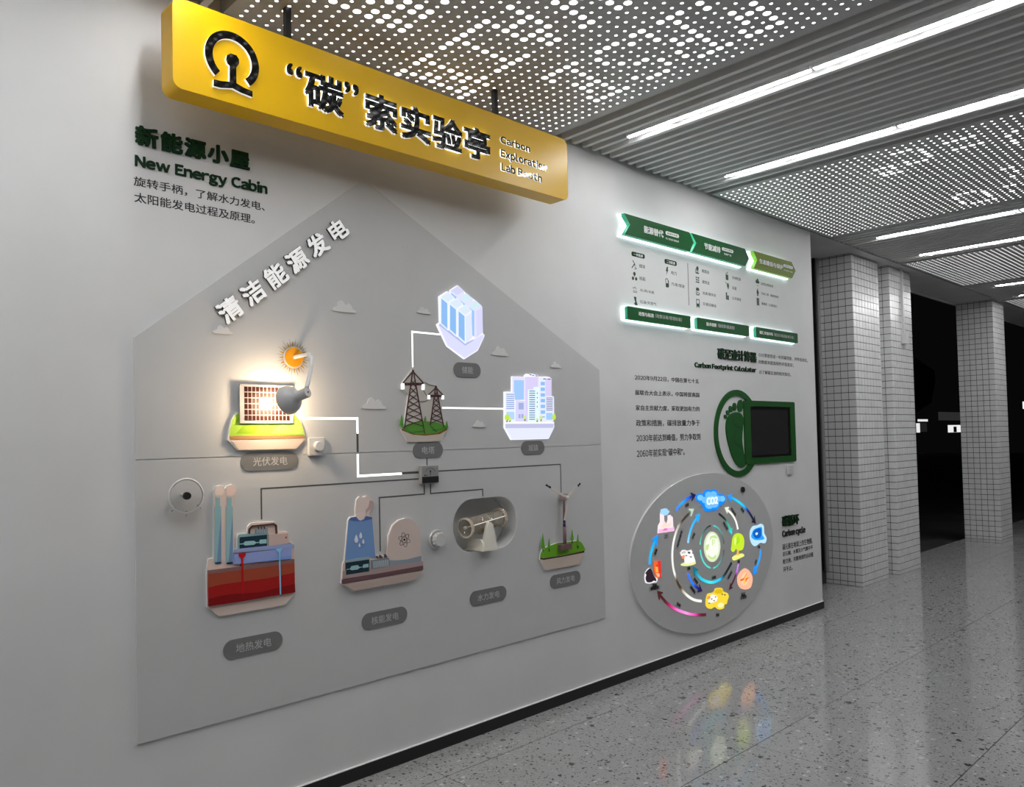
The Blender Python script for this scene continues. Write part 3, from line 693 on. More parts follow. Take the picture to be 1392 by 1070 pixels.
for q in range(3):
    a = radians(15+60*q); P_ = [(670+58*cos(t)*cos(a)-20*sin(t)*sin(a)*1.1, 490+(58*cos(t)*sin(a)+20*sin(t)*cos(a))*1.25) for t in [2*pi*i/22 for i in range(23)]]
    b += [(P_[i], P_[i+1]) for i in range(22)]
pn.lines('atom_orbits', b, paint(60, 55, 60), 4, parent=dm)
pn.add('atom_core', [(670+9*cos(t), 490+11*sin(t)) for t in [2*pi*i/12 for i in range(12)]], paint(14, 14, 20), parent=dm)
pn.add('pool_wall', [(523, 690), (600, 690), (700, 680), (835, 645), (835, 720), (700, 750), (525, 765)], paint(105, 115, 125))
pn.add('ground_strip', [(75, 870), (80, 790), (350, 760), (850, 700), (850, 745), (400, 820)], paint(128, 112, 110))
mh = pn.add('machine_house', [(98, 712), (100, 690), (330, 655), (332, 800), (325, 800), (325, 680)], paint(110, 125, 132))
pn.add('machine_window', [(103, 830), (103, 715), (327, 682), (327, 795)], paint(16, 36, 46))
pn.add('turbine', [(105, 775), (140, 770), (155, 745), (215, 735), (235, 755), (265, 750), (268, 730), (320, 722), (320, 755), (268, 764), (265, 755), (235, 762), (215, 778), (155, 786), (140, 776), (105, 782)], paint(115, 145, 148))
pn.add('transformer', [(350, 690), (520, 668), (520, 745), (352, 775)], paint(95, 105, 112))
pn.lines('transformer_fins', [((372+k*19, 700-k*2.3), (374+k*19, 762-k*2.3)) for k in range(8)], paint(150, 155, 160), 9)
pn.lines('insulators', [((400, 650), (415, 670)), ((430, 640), (455, 665)), ((475, 632), (500, 658)), ((440, 640), (430, 668)), ((490, 634), (478, 662))], paint(58, 55, 60), 9)
pn.add('ground_band', [(67, 880), (400, 820), (848, 740), (848, 780), (400, 860), (67, 915)], paint(78, 56, 60))
pn.add('underside', [(75, 920), (400, 866), (845, 788), (765, 880), (180, 985)], paint(138, 124, 118))
# solar
S = Crop(295, 510, 8.233)
ps = Picture('solar_picture', 'green hill cut-out plate under the solar panel', S,
    [(125, 690), (135, 620), (160, 510), (195, 450), (235, 425), (600, 400), (870, 430), (940, 520), (985, 650), (992, 720), (885, 832), (235, 845), (120, 725)], paint(250, 240, 225, 1.1), th=.012, edge=paint(240, 230, 215, .8))
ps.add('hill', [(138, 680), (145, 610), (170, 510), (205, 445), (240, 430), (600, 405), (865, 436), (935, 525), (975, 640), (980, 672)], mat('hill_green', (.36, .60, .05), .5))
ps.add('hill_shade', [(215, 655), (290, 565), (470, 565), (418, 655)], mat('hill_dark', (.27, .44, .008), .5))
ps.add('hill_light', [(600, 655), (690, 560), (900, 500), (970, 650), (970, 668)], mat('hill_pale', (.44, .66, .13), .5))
ps.add('soil_band', [(138, 682), (980, 674), (984, 705), (150, 722)], paint(175, 130, 85, 1.0))
ps.add('underside', [(155, 735), (978, 716), (880, 825), (240, 838)], paint(225, 205, 190, 1.1))
# tilted photovoltaic panel standing off the board
pvY = -.030
c4 = [W(325.3, 521.8, pvY), W(398.9, 522.8, pvY), W(399.2, 575.8, pvY), W(326.2, 576.4, pvY)]
X0, X1 = c4[0][0], c4[1][0]; Z1, Z0 = c4[0][1], c4[2][1]
pv = thing('photovoltaic_module', ((X0+X1)/2, BY, Z0), 'small photovoltaic panel with white frame lit by the warm lamp', 'solar panel')
MB().box(X0, X1, pvY, pvY+.006, Z0, Z1).build('frame', mat('pv_frame', g(.36), .4), pv, bevel=.002)
MB().box((X0+X1)/2-.02, (X0+X1)/2+.02, pvY+.006, BY-.0135, (Z0+Z1)/2-.03, (Z0+Z1)/2+.03).build('bracket', M_WPLAS, pv)
cells = MB(); ca, cb = X0+(X1-X0)*.085, X0+(X1-X0)*.93; cc_, cdz = Z1-(Z1-Z0)*.065, Z1-(Z1-Z0)*.94
nxc, nzc = 12, 6
for i in range(nxc):
    for j in range(nzc):
        xa = ca+(cb-ca)*i/nxc; xb_ = xa+(cb-ca)/nxc*.80; za = cc_-(cc_-cdz)*j/nzc; zb_ = za-(cc_-cdz)/nzc*.86
        cells.box(xa, xb_, pvY-.0012, pvY, zb_, za)
tag(cells.build('cells', mat('pv_cell', (.040, .014, .010), .10, 0, .6), pv), kind='stuff')
# sun ornament and lamp
sxx, szz = W(399.7, 485.8, -.014)
sun = thing('sun_ornament', (sxx, BY, szz), 'orange sun disc with spiky gold rays behind the lamp arm', 'sun ornament')
MB().tube([(sxx, BY, szz), (sxx, -.012, szz)], .0475, 40).build('white_rim', M_WPLAS, sun)
MB().tube([(sxx, -.012, szz), (sxx, -.018, szz)], .0425, 40).build('disc', mat('sun_orange', (.80, .33, .01), .3), sun)
for k in range(32):
    a = 2*pi*k/32+.05; r0, r1 = .050, (.086 if k % 2 else .072); wv = .10 if k % 2 == 0 else .055
    P_ = [(sxx+r0*cos(a-wv), szz+r0*sin(a-wv)), (sxx+r1*cos(a), szz+r1*sin(a)), (sxx+r0*cos(a+wv), szz+r0*sin(a+wv))]
    MB().slab([P_], BY, -.010).build('ray', mat('ray_gold', (.55, .32, .06), .35, .3) if k % 2 == 0 else mat('ray_steel', g(.42), .3, .6), sun)
lp = thing('wall_lamp', (sxx, -.018, szz), 'white bent-arm lamp whose bell shade points at the solar panel', 'lamp')
def at(px, py, Y): x, z = W(px, py, Y); return Vector((x, Y, z))
cap = at(418.2, 533.2, -.235); rim = at(389.5, 545.0, -.125)
path = [Vector((sxx, -.018, szz)), Vector((sxx+.002, -.09, szz+.002)), Vector((sxx+.003, -.135, szz+.003)), at(419.5, 482.5, -.152), at(423.3, 486, -.168), at(423.8, 492, -.178), at(422.8, 503, -.190), at(419.5, 516, -.205), at(416.8, 527, -.218)]
sp = [path[0]]
for i in range(len(path)-1):
    p0, p1, p2, p3 = path[max(i-1, 0)], path[i], path[i+1], path[min(i+2, len(path)-1)]
    for k in range(1, 5):
        t = k/4; sp.append(0.5*((2*p1)+(p2-p0)*t+(2*p0-5*p1+4*p2-p3)*t*t+(3*p1-p0-3*p2+p3)*t**3))
M_LAMPW = mat('lamp_enamel', g(.50), .38)
MB().tube(sp, .0086, 14).build('arm', mat('arm_white', g(.72), .35), lp, smooth=True)
ax = (rim-cap); Ln = ax.length; ax.normalize()
prof = [(0.0, .0210), (.02, .0215), (.40, .0225), (.50, .024), (.56, .034), (.64, .046), (.74, .055), (.86, .060), (.98, .061), (1.0, .0605)]
MB().tube([cap+ax*Ln*t for t, r in prof], [r for t, r in prof], 36, caps=False).build('shade', M_LAMPW, lp, smooth=True)
MB().tube([cap-ax*.001, cap+ax*.004], [.0195, .0205], 30).build('end_cap', M_LAMPW, lp)
MB().tube([cap-ax*.004, cap+ax*.001], .0035, 12).build('screw', mat('brown_screw', (.12, .06, .04), .4, .5), lp)
bulbp = cap+ax*Ln*.86
bm = bmesh.new(); bmesh.ops.create_uvsphere(bm, u_segments=24, v_segments=14, radius=.026, matrix=Matrix.Translation(bulbp))
me = bpy.data.meshes.new('bulb'); bm.to_mesh(me); bm.free(); me.materials.append(mat('warm_bulb', g(.8), .4, 0, .3, (1.0, .70, .40), 20.0))
bo = link('bulb', me, lp)
pl = bpy.data.lights.new('lamp_light', 'POINT'); pl.energy = WARM; pl.color = (1.0, .76, .50); pl.shadow_soft_size = .028
plo = bpy.data.objects.new('lamp_light', pl); COL.objects.link(plo); plo.location = cap+ax*(Ln*.86+.028+.003); plo.parent = lp; plo.matrix_parent_inverse = Matrix.Translation(lp.location).inverted()

# pylons
T = Crop(535, 490, 7.643)
pt = Picture('pylon_picture', 'pair of brown lattice pylons on a green islet cut-out', T,
    [(190, 95), (212, 95), (320, 222), (430, 262), (446, 262), (518, 360), (518, 402), (475, 410), (530, 650), (562, 700), (495, 842), (150, 850), (80, 720), (108, 690), (150, 360), (108, 312), (82, 300), (82, 245)], paint(150, 146, 140, .52), th=.008)
pt.add('base_block', [(84, 722), (150, 755), (320, 778), (480, 762), (556, 718), (496, 836), (152, 846)], paint(150, 142, 134))
pt.add('soil_edge', [(80, 705), (150, 748), (230, 765), (330, 768), (450, 755), (560, 700), (556, 722), (480, 765), (330, 782), (200, 772), (86, 726)], paint(98, 62, 20))
pt.add('grass', smooth([(92, 705), (130, 672), (220, 640), (330, 632), (450, 645), (530, 675), (556, 702), (450, 752), (320, 768), (190, 758)]), paint(64, 110, 40, .52))
pt.add('grass_shade', [[(108, 700), (180, 742), (310, 728), (310, 745), (175, 757)], [(385, 675), (465, 748), (440, 752), (380, 690)], [(400, 725), (520, 705), (518, 715), (400, 738)]], paint(44, 92, 32))
BRN = paint(58, 34, 36)
def pylon(ap, lf, rf, armz, ax0, ax1, nb, wdt):
    sg = [(ap, lf), ((ap[0]+3, ap[1]), rf), ((ax0, armz), (ax1, armz)), ((ax0, armz+14), (ax1, armz+16)), ((ap[0]-6, ap[1]+28), (ax0, armz-4)), ((ap[0]+8, ap[1]+28), (ax1, armz-2))]
    ys = [armz-30+(min(lf[1], rf[1])-armz+10)*((k/nb)**.95) for k in range(nb+1)]
    def xl(y): return ap[0]+(lf[0]-ap[0])*(y-ap[1])/(lf[1]-ap[1])
    def xr(y): return ap[0]+(rf[0]-ap[0])*(y-ap[1])/(rf[1]-ap[1])
    br = []
    for a, c in zip(ys, ys[1:]): br += [((xl(a), a), (xr(c), c)), ((xr(a), a), (xl(c), c))]
    for k in range(5):
        x = ax0+(ax1-ax0)*k/5; br.append(((x, armz), (x+(ax1-ax0)/5, armz+14)))
    p = pt.lines('pylon', sg, BRN, wdt)
    pt.lines('bracing', br, BRN, wdt*.62, parent=p)
pylon((200, 96), (112, 705), (322, 762), 238, 96, 310, 7, 11)
pylon((437, 262), (380, 672), (520, 695), 362, 360, 514, 6, 9)
pt.lines('wires', [((320, 222), (370, 252)), ((370, 252), (432, 262)), ((100, 300), (150, 360)), ((270, 428), (330, 420)), ((330, 420), (370, 400)), ((310, 310), (345, 372))], paint(120, 116, 112), 3)
for x0, z0_, x1, z1_ in ((78, 238, 108, 302), (290, 248, 318, 307), (352, 360, 375, 404), (496, 362, 518, 406)):
    pt.add('glowing_insulator', [(x0, z0_), (x1, z0_), (x1, z1_), (x0, z1_)], glow(255, 255, 255, 1.1))
for x, y0_, y1_, w_ in ((80, 570, 685, 19), (327, 580, 634, 9), (549, 632, 706, 13)):
    pt.add('fir_tree', [(x, y0_), (x+w_, y1_-8), (x+w_*.3, y1_-8), (x+w_*.3, y1_+10), (x-w_*.3, y1_+10), (x-w_*.3, y1_-8), (x-w_, y1_-8)], paint(60, 115, 38, .52))

# wind turbine
WD = Crop(725, 645, 7.643)
pw = Picture('wind_turbine_model', 'grey three-bladed wind turbine with blue blade tips on green islet', WD,
    [(72, 885), (85, 800), (110, 770), (160, 745), (250, 712), (330, 705), (450, 690), (500, 708), (532, 770), (530, 800), (475, 935), (130, 997)], paint(150, 138, 128), th=.012)
pw.add('soil_edge', [(68, 860), (100, 874), (330, 840), (530, 790), (530, 812), (330, 850), (110, 888), (72, 880)], paint(52, 28, 26))
pw.add('grass', smooth([(72, 856), (88, 800), (150, 752), (250, 714), (330, 707), (450, 692), (495, 705), (533, 768), (522, 793), (330, 836), (110, 868)]), paint(80, 128, 26, .52))
for x, y0_, y1_, w_ in ((98, 612, 770, 24), (162, 665, 772, 18), (402, 575, 685, 17), (460, 622, 740, 14)):
    f_ = pw.add('fir_tree', [(x, y0_), (x+w_, y1_), (x-w_, y1_)], paint(72, 125, 30, .52))
    pw.add('trunk', [(x-4, y1_), (x+4, y1_), (x+4, y1_+30), (x-4, y1_+30)], paint(48, 30, 26), parent=f_)
def at2(x, y, Y): return at(725+x/7.643, 645+y/7.643, Y)
pb = at2(312, 770, -.03); pt_ = at2(305, 250, -.03)
b = MB(); a_, c_ = at2(255, 790, -.02), at2(370, 745, -.02)
b.box(a_.x, c_.x, -.046, BY-.012, a_.z, a_.z+.034); b.build('foot_block', paint(84, 66, 64), pw.root, bevel=.002)
xm = (a_.x+c_.x)/2; zt_ = at2(305, 232, -.03).z; zf = a_.z+.034
M_POLE = paint(92, 74, 74)
MB().tube([(xm, -.032, zf-.004), (xm, -.032, zf+.10)], .0105, 16).build('tower_base', M_POLE, pw.root, smooth=True)
MB().tube([(xm, -.032, zf+.10), (xm, -.032, zt_)], [.0085, .0062], 16).build('tower_shaft', M_POLE, pw.root, smooth=True)
MB().box(xm-.016, xm+.014, -.058, -.012, zt_-.020, zt_+.018).build('nacelle', paint(120, 108, 108), pw.root, bevel=.004)
hub = Vector((xm+.0, -.062, zt_-.004))
MB().tube([hub+Vector((0, .008, 0)), hub, hub-Vector((0, .010, 0))], [.0125, .0125, .005], 18).build('hub', paint(165, 160, 155), pw.root, smooth=True)
for tx, ty in ((130, 108), (490, 92), (316, 545)):
    tip = at2(tx, ty, -.066); hz = hub; d = Vector((tip.x-hz.x, 0, tip.z-hz.z)); l = d.length; d.normalize(); nrm = Vector((-d.z, 0, d.x))
    def bp(t, w_): q = hz+d*l*t+nrm*w_; return (q.x, q.z)
    bl = MB().slab([[bp(.06, .004), bp(.18, .010), bp(.40, .009), bp(.78, .0055), bp(.78, -.0055), bp(.40, -.0045), bp(.06, -.004)]], -.063, -.067, back=True).build('blade', paint(160, 152, 146), pw.root)
    MB().slab([[bp(.78, .0055), bp(.87, .0052), bp(.87, -.0052), bp(.78, -.0055)]], -.063, -.0675, back=True).build('blue_band', paint(16, 18, 52), bl)
    MB().slab([[bp(.90, .005), bp(.98, .0045), bp(1.0, 0), bp(.98, -.0045), bp(.90, -.005)]], -.063, -.0675, back=True).build('blue_tip', paint(16, 18, 52), bl)

# battery storage (backlit)
ST = Crop(585, 380, 7.643)
LAV = glow(218, 220, 250); WHI = glow(236, 240, 255); BLU = glow(150, 195, 245); BLD = glow(120, 170, 228)
pb_ = Picture('battery_picture', 'backlit pale blue battery cabinets cut-out, highest on the board', ST,
    [(92, 175), (178, 122), (205, 145), (208, 110), (285, 60), (368, 140), (450, 205), (532, 272), (542, 555), (567, 580), (495, 738), (355, 828), (175, 692), (68, 468), (100, 445)], glow(240, 236, 255, 1.05), th=.010, edge=glow(250, 250, 255))
pb_.add('plinth', [(85, 475), (108, 462), (360, 672), (545, 570), (555, 585), (490, 728), (355, 815), (180, 686)], glow(216, 218, 252))
pb_.add('plinth_shade', [(100, 455), (112, 455), (360, 665), (440, 625), (450, 632), (362, 688), (88, 474)], glow(176, 186, 228))
for dx, dy, hh in ((0, 0, 0), (85, 65, 0), (172, 130, 0)):
    pass
for ox, oy in ((208+0, 112-0), (298, 190), (388, 262)):
    cb_ = pb_.add('rear_cabinet', [(ox, oy), (ox+75, oy-48), (ox+140, oy+12), (ox+140, oy+290 if ox > 380 else oy+120), (ox+75, oy+345 if ox > 380 else oy+130), (ox, oy+100)], glow(222, 222, 252))
    pb_.add('top', [(ox+6, oy+4), (ox+76, oy-40), (ox+132, oy+10), (ox+68, oy+50)], glow(206, 208, 240) if ox < 250 else glow(205, 232, 240), parent=cb_)
    pb_.add('louvre_face', [(ox+6, oy+28), (ox+62, oy+68), (ox+62, oy+(330 if ox > 380 else 105)), (ox+6, oy+(290 if ox > 380 else 62))], BLU, parent=cb_)
for ox, oy in ((100, 178), (188, 243), (275, 312)):
    fc = pb_.add('front_cabinet', [(ox, oy), (ox+78, oy-50), (ox+145, oy+12), (ox+145, oy+285), (ox+82, oy+355), (ox, oy+280)], glow(232, 240, 254))
    pb_.add('top', [(ox+6, oy+4), (ox+78, oy-42), (ox+138, oy+12), (ox+74, oy+58)], glow(216, 230, 244), parent=fc)
    pb_.add('louvre_face', [(ox+8, oy+20), (ox+68, oy+70), (ox+70, oy+335), (ox+8, oy+278)], BLU, parent=fc)
    pb_.lines('louvres', [((ox+8, oy+34+k*13), (ox+69, oy+84+k*13.2)) for k in range(19)], BLD, 4, parent=fc)
pb_.add('side_face', [(355, 388), (415, 350), (425, 600), (360, 665)], glow(222, 228, 252))
pb_.add('side_face', [(470, 330), (528, 285), (533, 550), (475, 600)], glow(214, 212, 246))
# city (backlit)
CT = Crop(675, 500, 8.915)
pc = Picture('city_picture', 'backlit lavender city skyline cut-out with small green trees', CT,
    [(98, 290), (188, 290), (188, 104), (340, 110), (345, 90), (365, 72), (400, 80), (430, 72), (470, 85), (500, 88), (508, 130), (525, 108), (600, 105), (645, 112), (662, 150), (662, 345), (685, 345), (690, 560), (700, 720), (632, 862), (180, 875), (98, 725)], glow(240, 240, 255, 1.05), th=.010, edge=glow(250, 250, 255))
pc.add('plinth', [(108, 732), (690, 728), (628, 855), (186, 866)], glow(228, 232, 255))
pc.add('kerb_band', [(108, 680), (690, 678), (690, 728), (108, 732)], glow(192, 194, 226))
tw = pc.add('glass_tower', [(190, 108), (345, 115), (345, 390), (225, 400), (190, 290)], glow(225, 222, 250))
pc.add('glass_front', [(208, 150), (328, 152), (328, 385), (225, 390), (208, 292)], glow(160, 200, 246), parent=tw)
lb = pc.add('left_block', [(105, 300), (215, 302), (215, 650), (105, 650)], glow(232, 236, 255))
pc.lines('window_bands', [((115, 322+k*24.5), (212, 322+k*24.5)) for k in range(8)], glow(142, 168, 214), 11, parent=lb)
pc.add('glass_base', [(118, 535), (212, 535), (212, 625), (118, 625)], glow(176, 214, 246), parent=lb)
hb = pc.add('low_block', [(232, 400), (340, 400), (340, 650), (225, 650)], glow(214, 212, 246))
for q in ([(262, 425), (322, 425), (322, 505), (262, 505)], [(262, 562), (285, 562), (285, 612), (262, 612)], [(296, 562), (320, 562), (320, 612), (296, 612)]): pc.add('window', q, glow(160, 175, 218), parent=hb)
tb = pc.add('tall_block', [(348, 112), (500, 112), (500, 655), (348, 655)], glow(216, 206, 244))
pc.add('light_pier', [(440, 232), (510, 232), (510, 655), (370, 655), (372, 265), (440, 265)], glow(226, 246, 252), parent=tb)
pc.lines('window_bands', [((388, 283+k*26.3), (458, 283+k*26.3)) for k in range(14)], glow(112, 128, 176), 10, parent=tb)
pc.lines('small_windows', [((484, 300+k*54), (484, 318+k*54)) for k in range(4)], glow(90, 100, 140), 9, parent=tb)
pc.lines('roof_marks', [((400, 86), (415, 86)), ((432, 94), (445, 94)), ((470, 98), (484, 100))], glow(80, 70, 110), 8, parent=tb)
rb = pc.add('right_block', [(512, 120), (655, 125), (655, 345), (590, 350), (590, 655), (512, 655)], glow(228, 232, 252))
pc.add('lilac_face', [(582, 130), (655, 135), (655, 345), (582, 345)], glow(216, 204, 242), parent=rb)
for q in [[(524, 172+k*69), (574, 172+k*69), (574, 214+k*69), (524, 214+k*69)] for k in range(6)]+[[(524, 588), (570, 588), (570, 605), (524, 605)]]: pc.add('window', q, glow(140, 190, 242), parent=rb)
pc.lines('roof_marks', [((555, 136), (585, 138)), ((607, 138), (640, 140))], glow(100, 90, 120), 9, parent=rb)
sb = pc.add('small_block', [(580, 350), (680, 352), (682, 650), (580, 650)], glow(228, 230, 252))
pc.lines('window_bands', [((586, 367+k*21), (664, 367+k*21)) for k in range(8)], glow(130, 136, 172), 9, parent=sb)
pc.add('glass_base', [(585, 548), (660, 548), (660, 630), (585, 630)], glow(160, 204, 246), parent=sb)
for x, y, r, h_ in ((117, 602, 20, 50), (150, 622, 11, 30), (330, 602, 12, 40), (478, 625, 7, 30), (522, 605, 12, 40), (676, 598, 20, 48)):
    tr_ = pc.add('tree', [(x+r*cos(t), y+r*1.9*sin(t)) for t in [2*pi*i/14 for i in range(14)]], glow(196, 226, 80) if r > 15 else glow(208, 226, 150))
    pc.lines('tree_trunk', [((x, y+r), (x, y+h_+r*.4))], glow(120, 140, 90), 4, parent=tr_)

# hydro niche: turbine model
hy = thing('hydro_turbine_model', (2.84, .02, .98), 'clear cylinder turbine with red runner on cream wedge, in the oval niche', 'turbine model')
cA = at(597+34, 721.5-0, -.020); cA = at(632.3, 718, -.012); cB = at(679.5, 703.5, .030)
ax = (cB-cA); L_ = ax.length; ax.normalize()
def disc(p, r, th, nm, m_, hole=None):
    return MB().tube([p-ax*th/2, p+ax*th/2], r, 36).build(nm, m_, hy, smooth=False)
RC = .052
path = [cA, cB]
b = MB(); b.tube([cA, cB], RC*.86, 40, caps=False); tb_ = b.build('clear_tube', M_GLASSW, hy, smooth=True)
sd = tb_.modifiers.new('s', 'SOLIDIFY'); sd.thickness = .0015
def annulus(p, r0, r1, th, nm, m_):
    ref = ax.orthogonal().normalized(); q = ax.cross(ref); n = 40; b = MB()
    rings = []
    for (rr, off) in ((r1, -th/2), (r1, th/2), (r0, th/2), (r0, -th/2)):
        rings.append([tuple(p+ax*off+(ref*cos(2*pi*k/n)+q*sin(2*pi*k/n))*rr) for k in range(n)])
    for a in range(4):
        A_, B_ = rings[a], rings[(a+1) % 4]
        for k in range(n): b.poly([A_[k], B_[k], B_[(k+1) % n], A_[(k+1) % n]])
    return b.build(nm, m_, hy)
M_FLANGE = mat('amber_flange', (.70, .62, .50), .2)
annulus(cA, RC*.88, RC*1.04, .004, 'flange', M_FLANGE); annulus(cA+ax*.012, RC*.88, RC*1.02, .003, 'flange', M_FLANGE)
annulus(cB, RC*.88, RC*1.04, .004, 'flange', M_FLANGE); annulus(cB-ax*.012, RC*.88, RC*1.02, .003, 'flange', M_FLANGE)
annulus(cA+ax*L_*.55, RC*.80, RC*.86, .003, 'inner_ring', M_FLANGE)
ref = Vector((0, -1, .25)); ref = (ref-ax*ref.dot(ax)).normalized()
MB().tube([cA+ax*.012+ref*RC*.9, cB-ax*.008+ref*RC*.9], .0022, 8).build('tie_rod', mat('glowing_rod', g(.85), .2, 0, .5, (1, .95, .85), .35), hy)  # rod is no lamp, a faint glow is put into its material
for k in range(5):
    a = 2*pi*k/5+.5; q = ax.cross(ref); rr = (ref*cos(a)+q*sin(a))*RC*.97
    MB().tube([cA+rr-ax*.006, cA+rr+ax*.006], .0035, 8).build('bolt', mat('bolt_cream', (.7, .66, .55), .3), hy)
    MB().tube([cB+rr-ax*.006, cB+rr+ax*.006], .0035, 8).build('bolt', mat('bolt_cream', (.7, .66, .55), .3), hy)
rc = cA+ax*L_*.50
MB().tube([cA+ax*.02, cB-ax*.03], .004, 10).build('shaft', M_FLANGE, hy)
q = ax.cross(ref)
for k in range(8):
    a = 2*pi*k/8; d = ref*cos(a)+q*sin(a); e = (ref*-sin(a)+q*cos(a))
    b = MB(); P1 = rc+d*.004-e*.003-ax*.008; P2 = rc+d*.024-e*.006-ax*.010; P3 = rc+d*.026+e*.008+ax*.008; P4 = rc+d*.004+e*.003+ax*.008
    b.poly([P1, P2, P3, P4]); o = b.build('runner_blade', mat('runner_red', (.30, .012, .015), .35), hy); s_ = o.modifiers.new('s', 'SOLIDIFY'); s_.thickness = .003
MB().tube([rc-ax*.012, rc+ax*.012], .009, 14).build('runner_hub', mat('runner_red', (.30, .012, .015), .35), hy)
MB().tube([cA-ax*.004, cA+ax*.012], [.010, .008], 16).build('shaft_end', mat('cream_part', (.62, .58, .46), .4), hy, smooth=True)
# cream wedge stand: front triangular post and box
wA = at(657.5, 750.2, -.055)
cw = mat('cream_stand', (.88, .84, .74), .5)
def wpt(x, y, Y): return W(575+x/9.943, 665+y/9.943, Y)
po = [wpt(815, 845, -.060), wpt(845, 660, -.060), wpt(875, 500, -.060), wpt(895, 455, -.060), wpt(925, 448, -.060), wpt(950, 480, -.060), wpt(975, 600, -.060), wpt(1015, 805, -.060)]
MB().slab([po], -.040, -.060, back=True).build('front_post', cw, hy, bevel=.002)
xq0, zq0 = po[0]; xq1, zq1 = po[-1]
MB().box(xq0+.000, xq1, -.0595, .085, zq0-.001, zq0+.010).build('stand_floor', cw, hy)
sd_ = [(xq0+.001, -.0595, zq0), (xq0+.001, .075, zq0), (xq0+.001, .060, zq0+.062), (xq0+.001, -.040, zq0+.062), (xq0+.001, -.056, zq0+.040)]
b = MB(); b.poly(sd_); b.poly([(p[0]+.012, p[1], p[2]) for p in reversed(sd_)])
for i in range(5):
    a, c = sd_[i], sd_[(i+1) % 5]; b.poly([c, a, (a[0]+.012, a[1], a[2]), (c[0]+.012, c[1], c[2])])
b.build('side_cheek', cw, hy)
sdl = MB(); arcp = [(0, 0)]
cm = cA+ax*L_*.45
MB().tube([cm-ax*.018-Vector((0, 0, .042)), cm+ax*.018-Vector((0, 0, .042))], .016, 20).build('saddle', mat('saddle_tan', (.42, .32, .17), .4), hy)
# back wall of the niche carries a shadow-gap ring
tag(MB().slab([inset(nz, -.0), inset(nz, -.004)], .0995, .085).build('trim_3', mat('niche_liner', g(.60), .5)), kind='structure')

# ================================================================== WALL LETTERING, LEFT
tl = thing('heading_lettering', (1.29, 0, 2.70), 'dark green raised heading of the energy cabin, upper left', 'lettering')
letters(tl, '新能源小屋', (1.055, 2.806, 1.519, 2.728), 0, -.010, M_DGREEN, off=.032, split='character', sp=.08)
letters(tl, 'New Energy Cabin', (1.054, 2.690, 1.600, 2.645), 0, -.006, M_DGREEN, off=.024, base=True, split='character')
tl = thing('instruction_text', (1.32, 0, 2.50), 'two lines of small black Chinese text under the cabin heading', 'printed text')
letters(tl, '旋转手柄，了解水力发电、', (1.049, 2.604, 1.589, 2.566), 0, -.0006, M_INK, off=.008)
letters(tl, '太阳能发电过程及原理。', (1.051, 2.542, 1.542, 2.503), 0, -.0006, M_INK, off=.008)

# ================================================================== GREEN ARROW BOARDS
def arrow(x0, x1, xn, xt, zt, zb, mface, mside, label):
    """chevron: left edge x0 notched to xn, right shoulder x1, tip xt"""
    t = thing('arrow_board', ((x0+xt)/2, 0, zb), label, 'wall sign', 'halo-lit arrow boards'); zm = (zt+zb)/2+.004
    o = [(x0, zt), (xn, zm), (x0, zb), (x1, zb), (xt, zm), (x1, zt)]
    MB().slab([o], -.030, -.060, 0, 1).build('face_box', [mface, mside], t)
    MB().slab([inset(o, .0035)], 0, -.019, 0).build('halo_light', M_HALO, t)
    MB().slab([inset(o, -.012)], -.019, -.030, 0).build('spacer', mside, t)
    return t
a1 = arrow(4.040, 4.787, 4.100, 4.838, 2.999, 2.861, M_GREEN, M_SIDEG, 'dark green arrow board reading 能源替代, leftmost of three')
a2 = arrow(4.812, 5.553, 4.871, 5.614, 2.999, 2.862, M_GREEN, M_SIDEG, 'dark green arrow board reading 节能减排, middle of three')
a3 = arrow(5.683, 6.322, 5.742, 6.390, 3.003, 2.865, M_OLIVE, M_OLIVES, 'olive green arrow board reading 生态建设与保护, rightmost of three')
def sub(parent, Y, main, mb, pill, pb2, subt, sb2, offm=.02):
    letters(parent, main, tbox(*mb, Y), Y, Y-.0015, M_GTEXT, off=offm)
    x0, z1, x1, z0 = tbox(*pb2, Y); hh = (z1-z0)
    slab('pill', rrect(x0, x1, z0, z1, min(hh, x1-x0)*.49, 6), Y, Y-.001, M_GTEXT, parent)
    letters(parent, pill, (x0+.12*(x1-x0), z1-.25*hh, x1-.12*(x1-x0), z0+.25*hh), Y-.001, Y-.0014, M_GREEN)
    letters(parent, subt, tbox(*sb2, Y), Y, Y-.0008, M_GTEXT)
def flat(tl_, br_, Y, f0, f1):
    """box whose bottom right is measured at the right edge"""
    return (tl_, br_)
sub(a1, -.060, '能源替代', ((875.1, 306.3), (901.8, 323.5)), '能源供给侧', ((904.7, 313.8), (922.9, 324.0)), '电力能源/氢能源', ((904.9, 322.4), (922.8, 330)))
sub(a2, -.060, '节能减排', ((957.1, 329.8), (979.3, 344.5)), '能源消费侧', ((981.3, 335.9), (996.8, 344.5)), '低碳产业', ((984, 343.6), (994.2, 349)))
sub(a3, -.060, '生态建设与保护', ((1032.1, 351.4), (1064.3, 366.9)), '固碳增汇侧', ((1064.9, 358.9), (1077.5, 366)), '生态碳汇工程', ((1065.4, 366.2), (1077.2, 371)))
